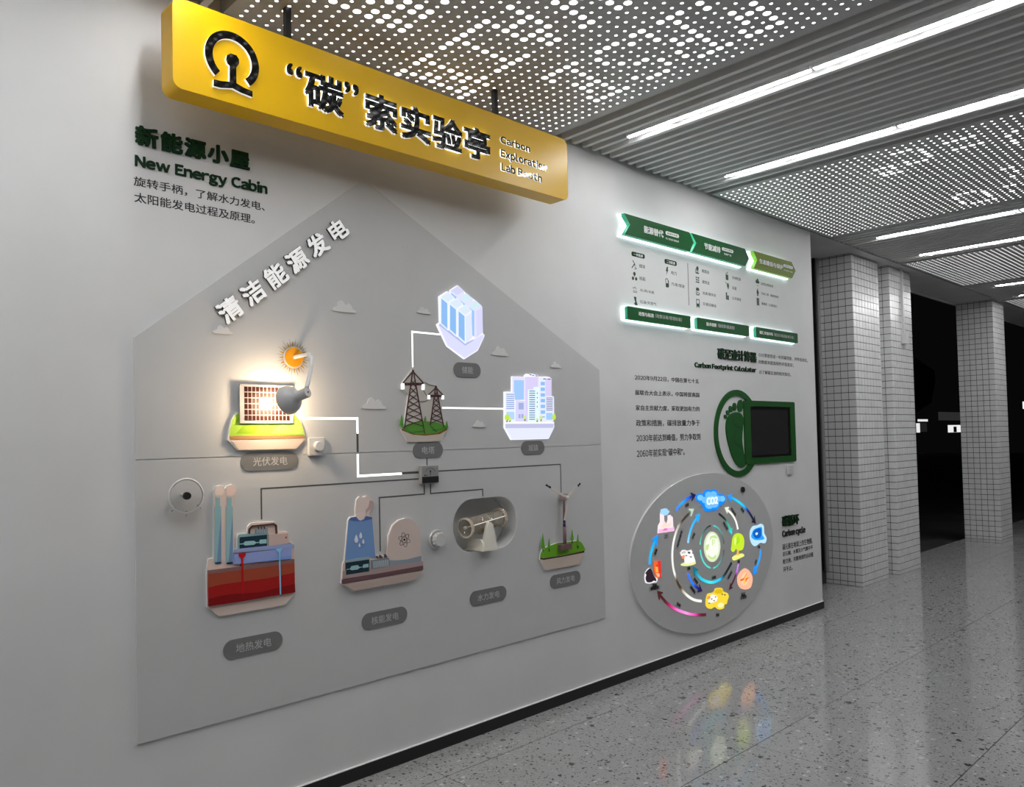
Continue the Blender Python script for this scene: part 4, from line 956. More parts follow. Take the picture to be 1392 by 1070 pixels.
def barbox(x0, x1, zt, zb, bold, bb, light, lb2, label):
    t = thing('caption_board', ((x0+x1)/2, 0, zb), label, 'wall sign', 'halo-lit caption boards')
    o = rrect(x0, x1, zb, zt, .010, 4)
    MB().slab([o], -.028, -.050, 0, 1).build('face_box', [M_GREEN, M_SIDEG], t)
    MB().slab([inset(o, .0035)], 0, -.019, 0).build('halo_light', M_HALO, t)
    MB().slab([inset(o, -.012)], -.019, -.028, 0).build('spacer', M_SIDEG, t)
    letters(t, bold, tbox(*bb, -.05), -.050, -.0515, M_GTEXT, off=.02)
    letters(t, light, tbox(*lb2, -.05), -.050, -.0508, mat('dim_white_text', g(.5), .5))
barbox(4.058, 4.786, 2.399, 2.314, '政策与标准', ((867.9, 423.5), (888.8, 432.3)), '（政策法规/管理标准）', ((890.9, 426.7), (926.9, 437.5)), 'green caption board reading 政策与标准, left of three')
barbox(4.866, 5.594, 2.400, 2.317, '技术创新', ((960, 437.8), (974, 445)), '（碳核算/碳减排）', ((975.9, 440), (998.5, 448.6)), 'green caption board reading 技术创新, middle of three')
barbox(5.703, 6.408, 2.402, 2.319, '碳汇/交易市场', ((1032.4, 449.5), (1050.5, 456.7)), '（碳定价/碳金融/碳交易）', ((1051.9, 452.6), (1079.2, 461.2)), 'green caption board with market caption, right of three')

# ---- infographic print
def info(name, label, items, pills=(), extra=None):
    t = thing('infographic_print', (W(*items[0][1][0])[0], 0, W(*items[0][1][0])[1]), label, 'printed text')
    for s_, bx_ in items: letters(t, s_, tbox(*bx_), 0, -.0006, mat('grey_ink', g(.055), .6))
    for s_, bx_ in pills:
        x0, z1, x1, z0 = tbox(*bx_)
        slab('pill', rrect(x0, x1, z0, z1, (z1-z0)*.42, 6), 0, -.0008, M_DGREEN, t)
        letters(t, s_, (x0+.16*(x1-x0), z1-.2*(z1-z0), x1-.14*(x1-x0), z0+.2*(z1-z0)), -.0008, -.0014, M_GTEXT, off=.01)
    return t
M_ICON = mat('icon_green', (.006, .045, .012), .5)
def icon(t, c, kind, shapes):
    x, z = W(*c); b = MB()
    for sh in shapes:
        if sh[0] == 'c': b.slab([circle(x+sh[1]*.001, z+sh[2]*.001, sh[3]*.001, n=14)], 0, -.0008)
        elif sh[0] == 'r': b.slab([[(x+sh[1]*.001, z+sh[2]*.001), (x+sh[3]*.001, z+sh[2]*.001), (x+sh[3]*.001, z+sh[4]*.001), (x+sh[1]*.001, z+sh[4]*.001)]], 0, -.0008)
        elif sh[0] == 'l': b.bar((x+sh[1]*.001, z+sh[2]*.001), (x+sh[3]*.001, z+sh[4]*.001), sh[5]*.001, 0, -.0008)
        else: b.slab([[(x+p[0]*.001, z+p[1]*.001) for p in sh[1]]], 0, -.0008)
    b.build('icon', M_ICON, t)
i1 = info('a', 'grey captions and green icons under the leftmost arrow board', [('煤炭', ((868.9, 358.8), (877, 365.6))), ('核能', ((869.1, 375.5), (877.4, 382.3))), ('光/风/水能', ((869.9, 392.2), (889.3, 399.7))), ('石油/天然气', ((869.9, 407.7), (892.1, 416))), ('电力', ((912.4, 368), (919.9, 374.7))), ('汽/柴/煤油', ((912.4, 383.5), (930.2, 391.8)))],
    [('一次能源', ((858.3, 341.6), (876.4, 352.1))), ('二次能源', ((903.2, 351.6), (919.9, 362)))])
icon(i1, (861.9, 360.4), 'pick', [('l', -25, -22, 8, 12, 7), ('l', -14, 30, 8, 8, 6), ('l', 8, 8, 10, -6, 6), ('c', 10, -14, 4), ('c', 22, -20, 5), ('c', 8, -26, 4)])
icon(i1, (862.5, 376.3), 'fan', [('c', 0, 20, 13), ('c', -17, -12, 12), ('c', 17, -12, 12), ('l', 0, 15, 0, 0, 7)])
icon(i1, (863.1, 393), 'sun', [('l', -20, -14, 22, -14, 3), ('l', -20, -22, 22, -22, 3), ('l', -14, 0, -6, 12, 3), ('l', -6, 12, 6, 12, 3), ('l', 6, 12, 14, 0, 3), ('l', -22, 4, -16, 12, 3)])
icon(i1, (863.7, 408.9), 'fuel', [('p', [(-16, 26), (10, 26), (10, 0), (24, -28), (0, -30), (-16, -22), (-2, -8), (-10, 8)])])
icon(i1, (906.4, 368), 'bolt', [('p', [(2, 28), (16, 28), (10, 8), (18, 8), (-6, -30), (0, -4), (-12, -4)])])
icon(i1, (906.8, 384.6), 'pump', [('r', -16, -32, 16, -2), ('l', -16, 0, -16, 26, 5), ('l', 12, 0, 12, 20, 5), ('l', -16, 26, 2, 30, 5), ('l', 2, 30, 18, 14, 5), ('l', 18, 14, 20, -24, 4)])
i2 = info('b', 'grey captions and green icons under the middle arrow board', [('制造业', ((954.1, 365.7), (964.1, 372.8))), ('建筑业', ((954.6, 380.6), (964.5, 387.4))), ('流通/服务业', ((954.8, 396), (973.3, 403.8))), ('交通运输业', ((955.2, 410.5), (973.7, 418.2))), ('农林牧渔', ((995, 375), (1006.9, 382.1))), ('采掘', ((995.2, 388.9), (1001.1, 394.8))), ('公共事业', ((995.2, 403), (1007.5, 409.8)))])
icon(i2, (947.7, 367.2), 'arm', [('c', 4, 14, 15), ('l', -18, -24, -16, 10, 9), ('l', -18, -22, 20, -22, 10), ('l', -6, -4, 16, -4, 5), ('l', 6, -20, 6, 0, 6)])
icon(i2, (948.1, 381.4), 'brick', [('r', -22, 16, -6, 26), ('r', 2, 16, 22, 26), ('r', -20, 0, 2, 9), ('r', 8, 0, 22, 9), ('r', -22, -17, -8, -7), ('r', -2, -17, 22, -7)])
icon(i2, (948.3, 396), 'shop', [('p', [(-18, 26), (16, 26), (22, 4), (-22, 4)]), ('l', -18, 0, -18, -26, 7), ('l', -18, -26, 18, -26, 7), ('l', 18, -26, 18, -8, 7), ('r', -4, -14, 6, -4)])
icon(i2, (948.7, 412), 'bus', [('l', -18, 26, 18, 26, 6), ('l', -18, 26, -18, -8, 6), ('l', 18, 26, 18, -8, 6), ('r', -20, -26, 20, -4), ('l', -18, -34, -10, -26, 6), ('l', 18, -34, 10, -26, 6)])
icon(i2, (988, 375.4), 'basket', [('r', -16, -30, 20, 12), ('l', -16, 18, 4, 22, 5), ('l', 4, 22, 14, 34, 6)])
icon(i2, (989, 388.9), 'cart', [('p', [(-10, 14), (10, 26), (22, 6), (16, -14), (8, -28), (0, -12), (-8, -6)]), ('c', -24, 24, 4), ('l', -20, 22, -6, 14, 4)])
icon(i2, (988.7, 403), 'offices', [('r', -20, -26, -4, 30), ('r', 0, -26, 20, 8)])
b = MB(); x, z1 = W(934.8, 358); _, z0 = W(936.2, 415.2); b.box(x-.0035, x+.0035, -.0006, 0, z0, z1); b.build('divider', mat('divider_grey', g(.16), .5), i2)
i3 = info('c', 'grey captions and green icons under the olive arrow board', [('自然过程吸收', ((1034.5, 383.5), (1051.1, 391.3))), ('生态工程（植树造林）', ((1034.8, 397), (1058.4, 405.6))), ('碳捕捉（工程封存）', ((1035.1, 410.5), (1056.3, 418.6)))])
icon(i3, (1029.5, 383.5), 'cloud', [('c', -14, 2, 14), ('c', 4, 14, 15), ('c', 18, 0, 12), ('r', -18, -10, 22, 2), ('l', -12, -26, 16, -30, 3)])
icon(i3, (1029.8, 397.6), 'tree', [('p', [(0, 34), (20, 0), (-18, 0)]), ('c', 2, -2, 16), ('l', 0, -10, 0, -34, 6), ('l', -14, -22, 14, -22, 6)])
icon(i3, (1030.2, 410.2), 'tank', [('r', -18, -30, 20, 30)])

# ================================================================== CARBON FOOTPRINT
cf = thing('heading_lettering', (5.45, 0, 2.05), 'dark green raised heading of the footprint calculator', 'lettering')
letters(cf, '碳足迹计算器', tbox((974.7, 472.8), (1027.5, 493.1)), 0, -.010, M_DGREEN, off=.020, split='character')
letters(cf, 'Carbon Footprint Calculator', tbox((943.8, 492), (1027.5, 506.2)), 0, -.006, M_DGREEN, off=.020, base=True)
nt_ = thing('note_text', (6.2, 0, 2.02), 'three lines of small print right of the calculator heading', 'printed text')
for s_, a, c in [('①计算使用者一年的碳排放，并作出对比，', (1031.2, 479.7), (1098, 492.8)), ('用数据来提高绿色环保意识；', (1030.8, 489), (1078.7, 499.6)), ('②了解碳足迹的相关知识。', (1031.8, 503), (1075.1, 511.9))]:
    letters(nt_, s_, tbox(a, c), 0, -.0006, mat('grey_ink', g(.055), .6), off=.004)
pa = thing('paragraph_text', (4.6, 0, 1.45), 'six-line black Chinese paragraph starting 2020年9月22日', 'printed text')
for s_, a, c in [('2020年9月22日，中国在第七十五', (862.7, 509.5), (950, 521.7)), ('届联合大会上表示，中国将提高国', (863, 530), (950.6, 540.4)), ('家自主贡献力度，采取更加有力的', (864, 550.7), (951, 559.6)), ('政策和措施，碳排放量力争于', (864.4, 570.7), (951.5, 579.2)), ('2030年前达到峰值，努力争取到', (865, 590.8), (952.2, 598.4)), ('2060年前实现“碳中和”。', (865.5, 611.4), (930.7, 618.9))]:
    letters(pa, s_, tbox(a, c), 0, -.0006, M_INK, off=.010)
fp = thing('footprint_emblem', (5.457, 0, 1.226), 'green ring with a dark green footprint, left of the tablet', 'emblem')
M_FPG = mat('footprint_green', (.014, .095, .020), .5, 0, .15)
MB().slab([circle(5.457, 1.5615, .3355, n=72, a0=radians(44), a1=radians(316))+list(reversed(circle(5.457, 1.5615, .290, n=72, a0=radians(44), a1=radians(316))))], 0, -.012).build('ring', M_FPG, fp)
Fc = Crop(965, 520, 7.926, -.01)
slab('sole', smooth(Fc((285, 320), (335, 335), (362, 390), (360, 470), (352, 560), (352, 650), (368, 760), (388, 860), (378, 900), (345, 917), (300, 890), (255, 820), (215, 700), (187, 580), (178, 480), (190, 400), (228, 343))), 0, -.010, M_FPG, fp)
for x, y, rx, ry, rr in ((331, 253, 28, 66, .05), (271, 262, 18, 43, -.05), (229, 286, 17, 34, -.12), (198, 326, 15, 27, -.2), (173, 370, 13, 23, -.2)):
    slab('toe', Fc.e(x, y, rx, ry, 24, rr), 0, -.010, M_FPG, fp)
b = MB()
for pts in ([(235, 370), (245, 410), (265, 445), (300, 478), (350, 490)], [(282, 490), (270, 540), (270, 590), (276, 640)], [(215, 655), (265, 652), (310, 675), (352, 715)]):
    P_ = smooth(Fc(*pts), False, 3)
    for i in range(len(P_)-1): b.bar(P_[i], P_[i+1], .008, -.010, -.0106-.00002*i)
b.build('crease_lines', mat('dark_crease', (.004, .03, .01), .5), fp)
tb_ = thing('wall_tablet', (5.92, 0, 1.316), 'dark touch screen in a thick green frame with rounded corners', 'screen')
TY = -.014
q0, q1 = W(1013.2, 588, TY), W(1081.6, 588, TY); q2, q3 = W(1013.5, 544.3, TY), W(1016.3, 632, TY)
out_ = rrect(q0[0], q1[0], q3[1], q2[1], .016, 5)
Fc.Y = TY
ia = Fc((436, 262))[0]; ib = Fc((884, 792))[0]; inn = rrect(ia[0], ib[0], 1.364, 1.773, .004, 3)
MB().slab([out_, inn], 0, TY).build('frame', mat('frame_green', (.014, .085, .016), .5, 0, .15), tb_, bevel=.0)
MB().box(ia[0]-.01, ib[0]+.01, -.006, -.001, 1.355, 1.78).build('screen_glass', mat('screen_black', g(.028), .04, 0, .8), tb_)
M_SC = mat('screen_line', g(.002), .3)
b = MB(); b.box(ia[0], ib[0], -.0068, -.006, 1.748, 1.773); b.box(ib[0]-.035, ib[0], -.0068, -.006, 1.364, 1.748); b.box(ia[0], ib[0]-.035, -.0068, -.006, 1.364, 1.384); b.build('bezel', M_SC, tb_)
sw = thing('wall_switch', (6.32, 0, 1.25), 'tiny white switch plate below the tablet', 'switch')
xa, za = W(1071, 632.5, -.01); xb_, zb_ = W(1078.3, 644.5, -.01)
MB().box(xa, xb_, -.014, 0, zb_, za).build('plate', M_WPLAS, sw, bevel=.002); MB().box(xa+.03, xa+.05, -.017, -.014, zb_+.03, zb_+.045).build('rocker', M_WPLAS, sw)

# ================================================================== CARBON CYCLE BOARD
DY = -.014
cb = thing('cycle_board', (4.9985, 0, .142), 'large grey oval board with glowing icons and coloured arrows', 'display board')
oval = circle(4.9985, .7087, .937, .567, n=96)
MB().slab([oval], 0, DY, 0, 1).build('oval_plate', [noise_mat('oval_grey', g(.56), g(.58), 5, .45, .35), mat('oval_edge', g(.75), .3)], cb)
xk, zk = W(1010.2, 665.8, DY-.01)
MB().tube([(xk, DY, zk), (xk, DY-.014, zk)], .022, 20).build('black_knob', M_RODB, cb)
D1 = Crop(855, 650, 10.7, DY); D2 = Crop(955, 650, 10.7, DY); D3 = Crop(855, 740, 9.727, DY); D4 = Crop(945, 740, 9.727, DY); D5 = Crop(910, 690, 9.727, DY)
def ramp_mat():
    m = bpy.data.materials.new('led_chase'); m.use_nodes = True; b = m.node_tree.nodes['Principled BSDF']
    a = m.node_tree.nodes.new('ShaderNodeVertexColor'); a.layer_name = 'Col'
    b.inputs['Base Color'].default_value = (.01, .01, .01, 1)
    m.node_tree.links.new(a.outputs[0], b.inputs['Emission Color']); b.inputs['Emission Strength'].default_value = 1.0
    return m
M_RAMP = ramp_mat()
def ribbon(pts, cols, wpx=2.0, head=1, tail=0, Y=DY):
    """lit arrow strip: pts in x,z; cols = list of (t, rgb)"""
    P_ = smooth(pts, False, 6); n = len(P_); L = [0]
    for i in range(1, n): L.append(L[-1]+sqrt((P_[i][0]-P_[i-1][0])**2+(P_[i][1]-P_[i-1][1])**2))
    def colat(t):
        for (ta, ca), (tb, cb2) in zip(cols, cols[1:]):
            if t <= tb: k = (t-ta)/max(1e-6, tb-ta); return tuple(lin(ca[j]+(cb2[j]-ca[j])*k) for j in range(3))
        return tuple(lin(c) for c in cols[-1][1])
    b = MB(); colv = []; hw = wpx*.0056/1.25
    # strip kept equally thick on the board
    left, right = [], []
    for i in range(n):
        a = P_[max(i-1, 0)]; c = P_[min(i+1, n-1)]; dx, dz = c[0]-a[0], c[1]-a[1]; l = sqrt(dx*dx+dz*dz) or 1e-9
        left.append((P_[i][0]-dz/l*hw, P_[i][1]+dx/l*hw)); right.append((P_[i][0]+dz/l*hw, P_[i][1]-dx/l*hw))
    y1 = Y-.003
    for i in range(n):
        b.v += [(left[i][0], y1, left[i][1]), (right[i][0], y1, right[i][1]), (left[i][0], Y, left[i][1]), (right[i][0], Y, right[i][1])]; colv += [colat(L[i]/L[-1])]*4
    for i in range(n-1):
        q = 4*i
        for f in ((q, q+1, q+5, q+4), (q+2, q, q+4, q+6), (q+1, q+3, q+7, q+5)): b.f.append(f); b.mi.append(0)
    for end, on in ((n-1, head), (0, tail)):
        if not on: continue
        i = end; a = P_[i-3] if end else P_[3]; p = P_[i]; dx, dz = p[0]-a[0], p[1]-a[1]; l = sqrt(dx*dx+dz*dz); dx /= l; dz /= l; s_ = hw*3.6
        tip = (p[0]+dx*s_*.9, p[1]+dz*s_*.9); c_ = colat(L[i]/L[-1])
        for sg in (1, -1):
            bx, bz = p[0]-dx*s_*.9+sg*dz*s_, p[1]-dz*s_*.9-sg*dx*s_
            bi = len(b.v); q = [(tip[0], tip[1]), (bx, bz), (bx-dx*hw*.4-sg*dz*hw*1.2, bz-dz*hw*.4+sg*dx*hw*1.2), (p[0]-dx*hw, p[1]-dz*hw)]
            b.v += [(x, y1-.0004, z) for x, z in q]; colv += [c_]*4; b.f.append(tuple(range(bi, bi+4)) if sg > 0 else tuple(reversed(range(bi, bi+4)))); b.mi.append(0)
    o = b.build('lit_arrow' if head else 'lit_arc', M_RAMP, cb)
    ca = o.data.color_attributes.new('Col', 'FLOAT_COLOR', 'POINT')
    for i, c in enumerate(colv): ca.data[i].color = (*c, 1)
    return o
BL = (40, 160, 255); CY_ = (30, 215, 255); NV = (12, 10, 70)
ribbon(D1((677, 465), (760, 375), (850, 300), (935, 258)), [(0, (70, 130, 255)), (.4, (20, 170, 255)), (.75, (10, 90, 240)), (1, NV)], 2.1)
ribbon(D2((385, 272), (470, 312), (560, 375), (630, 440), (690, 520), (752, 630)), [(0, (20, 150, 255)), (.3, (20, 215, 255)), (.55, (10, 190, 255)), (.68, (20, 40, 160)), (.8, (14, 14, 50)), (1, (14, 14, 45))], 2.1, 1, 1)
ribbon(D4((868, 70), (852, 180), (815, 290), (778, 365)), [(0, (60, 150, 255)), (.5, (10, 165, 255)), (1, (0, 140, 255))], 2.2)
ribbon(D3((1015, 930), (860, 930), (740, 905), (600, 850), (500, 775), (430, 700), (392, 650)), [(0, (95, 10, 40)), (.12, (100, 10, 45)), (.22, (240, 70, 170)), (.4, (255, 160, 225)), (.6, (250, 120, 210)), (.75, (200, 20, 110)), (.85, (80, 12, 25)), (1, (70, 14, 20))], 2.1)
ribbon([p for p in D3((272, 270), (280, 160), (310, 40))]+D1((358, 960), (396, 880)), [(0, (30, 170, 255)), (.5, (10, 195, 255)), (1, (0, 150, 245))], 2.3)
wl_ = D3((958, 752), (860, 735), (760, 670), (670, 560), (610, 420), (578, 270), (572, 100))+D5((60, 420), (110, 265), (190, 150), (295, 42))
ribbon(wl_, [(0, (250, 250, 240)), (.20, (250, 250, 240)), (.27, (190, 185, 160)), (.31, (60, 42, 15)), (.38, (70, 55, 25)), (.43, (240, 240, 230)), (.70, (250, 250, 245)), (.80, (190, 180, 165)), (.86, (60, 45, 35)), (.95, (70, 60, 50)), (1, (190, 215, 195))], 2.0)
ribbon(D5((243, 470), (265, 350), (310, 220), (380, 118)), [(0, (170, 215, 250)), (.4, (60, 190, 255)), (1, (20, 170, 255))], 2.1)
ribbon(D2((232, 515), (310, 580), (360, 650), (400, 745), (412, 785)), [(0, (10, 12, 12)), (.4, (12, 40, 35)), (.6, (60, 180, 140)), (1, (30, 220, 220))], 1.7)
ribbon(D2((513, 745), (480, 620), (420, 520), (342, 450)), [(0, (255, 255, 250)), (1, (240, 245, 225))], 1.8)
def arc5(a0, a1, c0, c1):
    P_ = [(562+(158)*cos(radians(a)), 520-282*sin(radians(a))) for a in [a0+(a1-a0)*i/8 for i in range(9)]]
    ribbon(D5(*P_), [(0, c0), (.5, tuple((x+y)/2 for x, y in zip(c0, c1))), (1, c1)], 1.1, 0)
arc5(174, 97, (110, 225, 210), (12, 12, 10)); arc5(84, 8, (80, 225, 215), (85, 85, 80)); arc5(188, 262, (90, 230, 220), (80, 225, 215)); arc5(275, 352, (80, 225, 215), (80, 80, 75))
ribbon(D5((820, 730), (720, 900), (640, 965), (540, 990), (430, 950), (355, 870), (325, 820)), [(0, (14, 16, 16)), (.22, (12, 40, 45)), (.35, (30, 190, 240)), (.6, (70, 235, 250)), (.85, (30, 190, 220)), (1, (10, 110, 130))], 2.3)
ribbon(D3((775, 385), (810, 470), (860, 540), (940, 600)), [(0, (60, 120, 255)), (.5, (20, 130, 255)), (.8, (10, 20, 150)), (1, (16, 14, 70))], 2.0)
ribbon(D4((570, 260), (545, 370), (505, 480), (458, 575)), [(0, (205, 160, 240)), (.3, (200, 110, 240)), (.45, (90, 30, 70)), (1, (62, 10, 28))], 1.7)
class Lit:
    def __init__(s, name, cr, y=DY): s.e = bpy.data.objects.new(name, None); COL.objects.link(s.e); s.e.parent = cb; s.e.matrix_parent_inverse = Matrix.Translation(cb.location).inverted(); s.e.empty_display_size = .02; s.c = cr; s.k = 0
    def add(s, nm, pts, m_, world=False):
        s.k += 1; P_ = pts if world else s.c(*pts)
        b = MB(); b.slab([P_], DY, DY-.0025-.0004*s.k); return b.build(nm, m_, s.e)
l = Lit('cloud_icon', D2)
OB = glow(10, 140, 255); 
D2.Y = DY
for (x, y, r) in ((-40, 285, 62), (10, 330, 60), (70, 235, 62), (75, 410, 75), (155, 225, 62), (165, 400, 68), (215, 290, 60), (275, 300, 62), (235, 340, 60)): l.add('blue_puff', [(x+r*cos(t), y+r*1.05*sin(t)) for t in [2*pi*i/20 for i in range(20)]], OB)
for (x, y, r) in ((-40, 285, 42), (275, 300, 42)): l.add('pale_puff', [(x+r*cos(t), y+r*sin(t)) for t in [2*pi*i/18 for i in range(18)]], glow(120, 200, 255))
for (x, y, r) in ((30, 320, 48), (80, 245, 48), (90, 385, 62), (150, 235, 45), (160, 370, 60), (205, 300, 48)): l.add('pale_puff', [(x+r*cos(t), y+r*sin(t)) for t in [2*pi*i/18 for i in range(18)]], glow(110, 190, 255))
l.add('light_core', [(115+75*cos(t), 320+58*sin(t)) for t in [2*pi*i/22 for i in range(22)]], glow(150, 212, 255))
bx_ = D2((42, 285), (205, 372)); letters(l.e, 'CO2', (bx_[0][0], bx_[0][1], bx_[1][0], bx_[1][1]), DY, DY-.0125, glow(240, 248, 255), off=.03)
l = Lit('factory_icon', D1)
l.add('factory', [(413, 805), (420, 690), (450, 640), (450, 510), (505, 505), (510, 640), (545, 660), (562, 600), (560, 545), (600, 535), (612, 560), (632, 560), (640, 700), (660, 770)], glow(255, 232, 236))
l.add('pink_base', [(415, 800), (430, 745), (650, 715), (658, 768)], glow(242, 190, 225)); l.add('pink_mound', [(480, 770), (510, 730), (545, 728), (560, 755)], glow(240, 120, 195))
l.add('peach_wall', [(505, 620), (555, 680), (600, 640), (600, 700), (470, 720)], glow(255, 222, 205))
l.add('smoke', [(515+62*(1+.08*cos(5*t))*cos(t), 492+50*(1+.08*cos(5*t))*sin(t)) for t in [2*pi*i/26 for i in range(26)]], glow(165, 215, 250))
l = Lit('ocean_icon', D2)
l.add('foam', smooth(D2((690, 770), (730, 700), (790, 690), (845, 665), (888, 700), (892, 800), (928, 870), (905, 945), (835, 942), (770, 988), (725, 970), (690, 890))), glow(190, 228, 255), True)
l.add('water', smooth(D2((715, 800), (745, 745), (820, 715), (860, 720), (865, 820), (895, 880), (840, 900), (760, 900), (705, 860))), glow(40, 160, 250), True)
l.add('deep_water', smooth(D2((725, 800), (770, 745), (840, 730), (850, 800), (835, 860), (765, 875))), glow(10, 95, 190), True)
l.add('glint', smooth(D2((760, 810), (780, 790), (800, 800), (780, 830))), glow(225, 245, 255), True)
l = Lit('rock_icon', D4)
l.add('rock', smooth(D4((655, 318), (705, 345), (748, 410), (755, 480), (735, 560), (695, 592), (630, 595), (580, 560), (555, 490), (560, 420), (605, 350))), glow(252, 185, 150), True)
l.add('inner_glow', smooth(D4((655, 370), (690, 420), (700, 480), (660, 540), (610, 520), (600, 450))), glow(252, 205, 165), True)
l.add('orange_star', [(670, 385), (685, 430), (705, 440), (680, 470), (665, 500), (650, 465), (600, 490), (590, 465), (640, 445)], glow(240, 110, 50)); l.add('yellow_star', [(668, 400), (690, 440), (660, 450), (655, 520), (630, 525), (645, 450)], glow(252, 200, 90))
l = Lit('microbe_icon', D4)
l.add('yellow_mass', smooth(D4((160, 660), (240, 635), (265, 585), (350, 580), (370, 625), (420, 645), (442, 690), (425, 740), (415, 785), (385, 800), (375, 845), (310, 862), (255, 830), (205, 855), (150, 830), (135, 770))), glow(245, 215, 60), True)
l.add('pale_patch', smooth(D4((290, 800), (330, 770), (375, 790), (350, 835), (305, 830))), glow(248, 240, 170), True)
l.add('gold_patch', smooth(D4((265, 600), (340, 590), (355, 640), (300, 655), (255, 640))), glow(225, 185, 20), True)
l.add('white_form', smooth(D4((180, 690), (230, 665), (285, 690), (280, 745), (230, 770), (170, 765))), glow(252, 246, 235), True)
l.add('orange_patch', smooth(D4((160, 690), (195, 685), (185, 722), (155, 722))), glow(240, 160, 60), True)
for x, y in ((262, 695), (210, 722), (242, 745), (180, 778), (350, 660), (385, 668)): l.add('dark_spot', [(x-9, y-5), (x+9, y-7), (x+8, y+7), (x-8, y+6)], glow(60, 40, 35))
l = Lit('tree_icon', D5)
l.add('meadow', smooth(D5((830, 660), (870, 630), (960, 608), (985, 640), (930, 670), (860, 700), (835, 690))), glow(238, 240, 130), True)
l.add('trunk', [(882, 630), (895, 580), (885, 550), (920, 550), (912, 600), (920, 628)], glow(235, 190, 80))
l.add('crown', smooth(D5((905, 340), (960, 365), (985, 440), (972, 540), (930, 570), (880, 545), (845, 590), (815, 560), (822, 500), (830, 420), (855, 365))), glow(200, 232, 50), True)
l.add('crown_dark', smooth(D5((905, 380), (920, 430), (900, 480), (870, 470), (880, 420))), glow(165, 225, 20), True)
l.add('crown_light', smooth(D5((850, 430), (870, 390), (880, 450), (860, 500))), glow(232, 248, 130), True)
l = Lit('cow_icon', D5)
l.add('meadow', D5(*[(248+100*cos(t)+0, 745-.12*100*cos(t)+27*sin(t)) for t in [2*pi*i/24 for i in range(24)]]), glow(236, 238, 160), True)
l.add('cow_body', [(140, 600), (165, 565), (200, 560), (240, 575), (285, 558), (305, 600), (330, 680), (342, 715), (230, 745), (200, 735), (195, 650), (155, 640)], glow(250, 246, 246))
l.add('grey_ear', [(150, 590), (200, 570), (215, 600), (160, 615)], glow(205, 195, 195)); l.add('orange_muzzle', [(162, 640), (190, 625), (200, 650), (180, 680), (165, 672)], glow(240, 150, 100))
for x, y, w_, h_ in ((252, 597, 18, 14), (215, 635, 14, 7), (275, 652, 16, 8), (300, 603, 6, 8)): l.add('dark_patch', [(x-w_, y-h_), (x+w_, y-h_*.6), (x+w_*.8, y+h_), (x-w_*.5, y+h_*.7)], glow(50, 38, 48))
l = Lit('coal_and_oil_icon', D3)
l.add('white_edge', smooth(D3((205, 400), (212, 500), (265, 520), (330, 505), (360, 500), (375, 450), (320, 420), (280, 320), (240, 330))), glow(235, 235, 240), True)
l.add('coal', smooth(D3((268, 318), (300, 350), (325, 420), (350, 450), (355, 490), (325, 480), (290, 500), (235, 500), (215, 450), (225, 400), (212, 380))), glow(48, 32, 44), True)
l.add('oil_drum', [(325, 225), (415, 215), (420, 440), (372, 452), (345, 410), (328, 330)], glow(240, 100, 40)); l.add('drum_shade', [(372, 222), (413, 217), (418, 438), (400, 445)], glow(222, 45, 50)); l.add('drum_glow', [(340, 300), (372, 295), (380, 370), (350, 370)], glow(255, 170, 70)); l.add('flame_mark', [(358, 285), (364, 268), (372, 285), (364, 295)], glow(90, 20, 15)); l.add('drum_foot', [(350, 380), (395, 385), (398, 425), (372, 430)], glow(250, 180, 150))
l = Lit('planet_icon', D5)
l.add('globe', D5(*[(562+108*cos(t), 520+200*sin(t)) for t in [2*pi*i/40 for i in range(40)]]), glow(214, 228, 190), True)
l.add('globe_light', D5(*[(560+88*cos(t), 520+178*sin(t)) for t in [2*pi*i/40 for i in range(40)]]), glow(244, 250, 234), True)
for pts in ([(540, 380), (600, 370), (620, 410), (560, 400), (530, 430)], [(478, 500), (520, 490), (500, 560), (480, 560)], [(560, 420), (570, 420), (568, 490), (560, 500)], [(585, 420), (592, 425), (588, 480), (582, 480)], [(500, 620), (560, 660), (610, 620), (600, 670), (560, 690), (520, 670)]):
    l.add('green_land', smooth(D5(*pts)), glow(200, 226, 150), True)
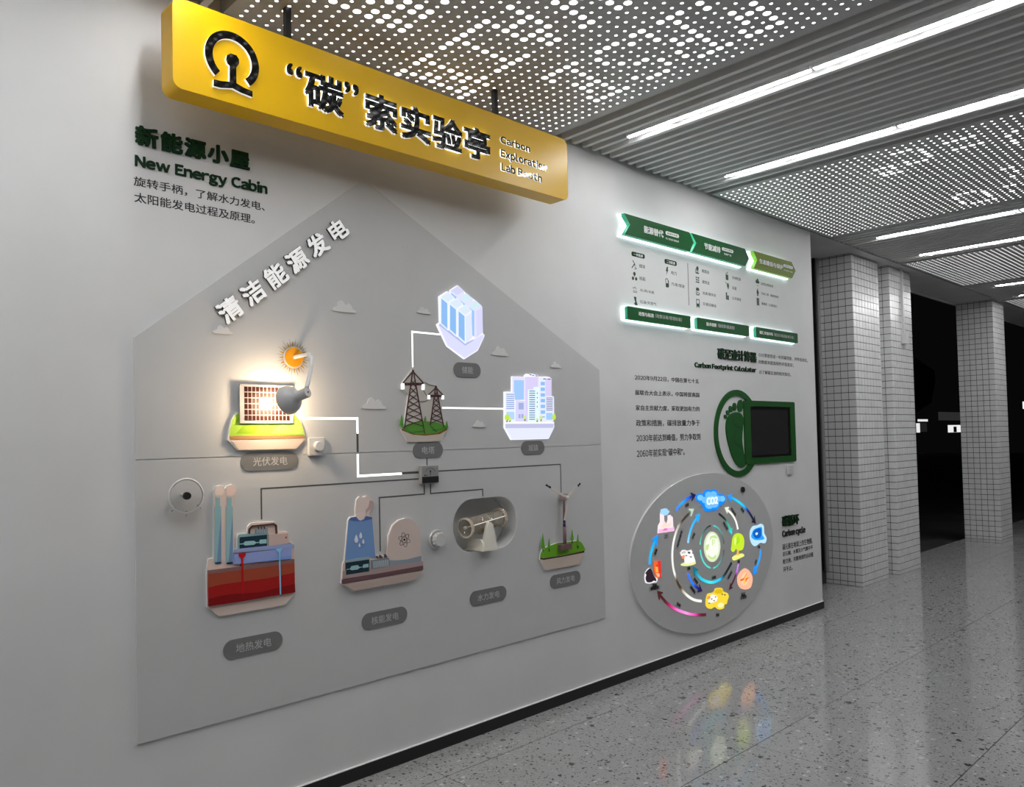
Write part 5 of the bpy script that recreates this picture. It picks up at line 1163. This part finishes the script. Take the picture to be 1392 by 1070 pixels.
# little caption plates
def cap_(cr, pts, s_, rot=0.0):
    (xa, za), (xb2, zb2) = cr(*pts); e = bpy.data.objects.new('caption', None); COL.objects.link(e); e.parent = cb; e.matrix_parent_inverse = Matrix.Translation(cb.location).inverted()
    cx_, cz_ = (xa+xb2)/2, (za+zb2)/2; L_ = sqrt((xb2-xa)**2+(zb2-za)**2); a = atan2(zb2-za, xb2-xa); H = .036
    q = [(cx_+u*cos(a)-v*sin(a), cz_+u*sin(a)+v*cos(a)) for u, v in rrect(-L_/2, L_/2, -H/2, H/2, .012, 3)]
    MB().slab([q], DY, DY-.002).build('plate', mat('caption_plate', g(.45), .4), e)
    letters(e, s_, (cx_-L_*.38, cz_+.011, cx_+L_*.38, cz_-.011), DY-.002, DY-.003, M_INK, off=.02, rot=(a, cx_, cz_))
cap_(D1, [(808, 412), (872, 372)], '排放'); cap_(D1, [(508, 855), (575, 840)], '工厂'); cap_(D1, [(690, 1040), (775, 735)], '呼吸作用分解作用'); cap_(D1, [(915, 890), (955, 785)], '呼吸')
cap_(D2, [(405, 425), (485, 555)], '光合作用'); cap_(D2, [(552, 430), (605, 500)], '溶解'); cap_(D2, [(292, 630), (365, 760)], '呼吸作用'); cap_(D2, [(795, 1005), (838, 995)], '海')
cap_(D3, [(330, 150), (368, 50)], '燃烧'); cap_(D3, [(300, 548), (372, 540)], '煤炭'); cap_(D3, [(262, 595), (412, 565)], '煤炭/石油/天然气'); cap_(D3, [(622, 775), (685, 825)], '沉积')
cap_(D3, [(765, 325), (810, 312)], '动物'); cap_(D3, [(850, 440), (910, 525)], '排泄物'); cap_(D3, [(800, 545), (882, 655)], '动植物遗体')
cap_(D4, [(210, 448), (278, 430)], '食物链'); cap_(D4, [(420, 470), (488, 345)], '动植物遗体'); cap_(D4, [(785, 275), (812, 200)], '沉积'); cap_(D4, [(268, 940), (318, 930)], '微生物'); cap_(D4, [(600, 665), (665, 650)], '岩石'); cap_(D4, [(585, 712), (685, 690)], '石灰岩'); cap_(D4, [(553, 232), (590, 224)], '植物')

cy = thing('cycle_heading', (6.25, 0, .85), 'dark raised carbon cycle heading near the wall end', 'lettering')
letters(cy, '碳循环', tbox((1062.4, 701.8), (1085.2, 712.3)), 0, -.010, M_DGREEN, off=.020, split='character')
letters(cy, 'Carbon cycle', tbox((1063, 721.1), (1094.2, 723.4)), 0, -.006, M_INK, off=.028, base=True)
cp = thing('cycle_text', (6.4, 0, .6), 'four lines of small black text near the right end of the wall', 'printed text')
for s_, a, c in [('碳元素在地球上的生物圈、', (1063.5, 740), (1104.7, 738.6)), ('岩石圈、水圈及大气圈中不', (1063.9, 750.6), (1105, 746.6)), ('断交换，并随地球的运动循', (1064.3, 760.6), (1105.5, 756.8)), ('环不止。', (1064.7, 771.2), (1077.3, 774.8))]:
    letters(cp, s_, tbox(a, c), 0, -.0006, M_INK, off=.008)
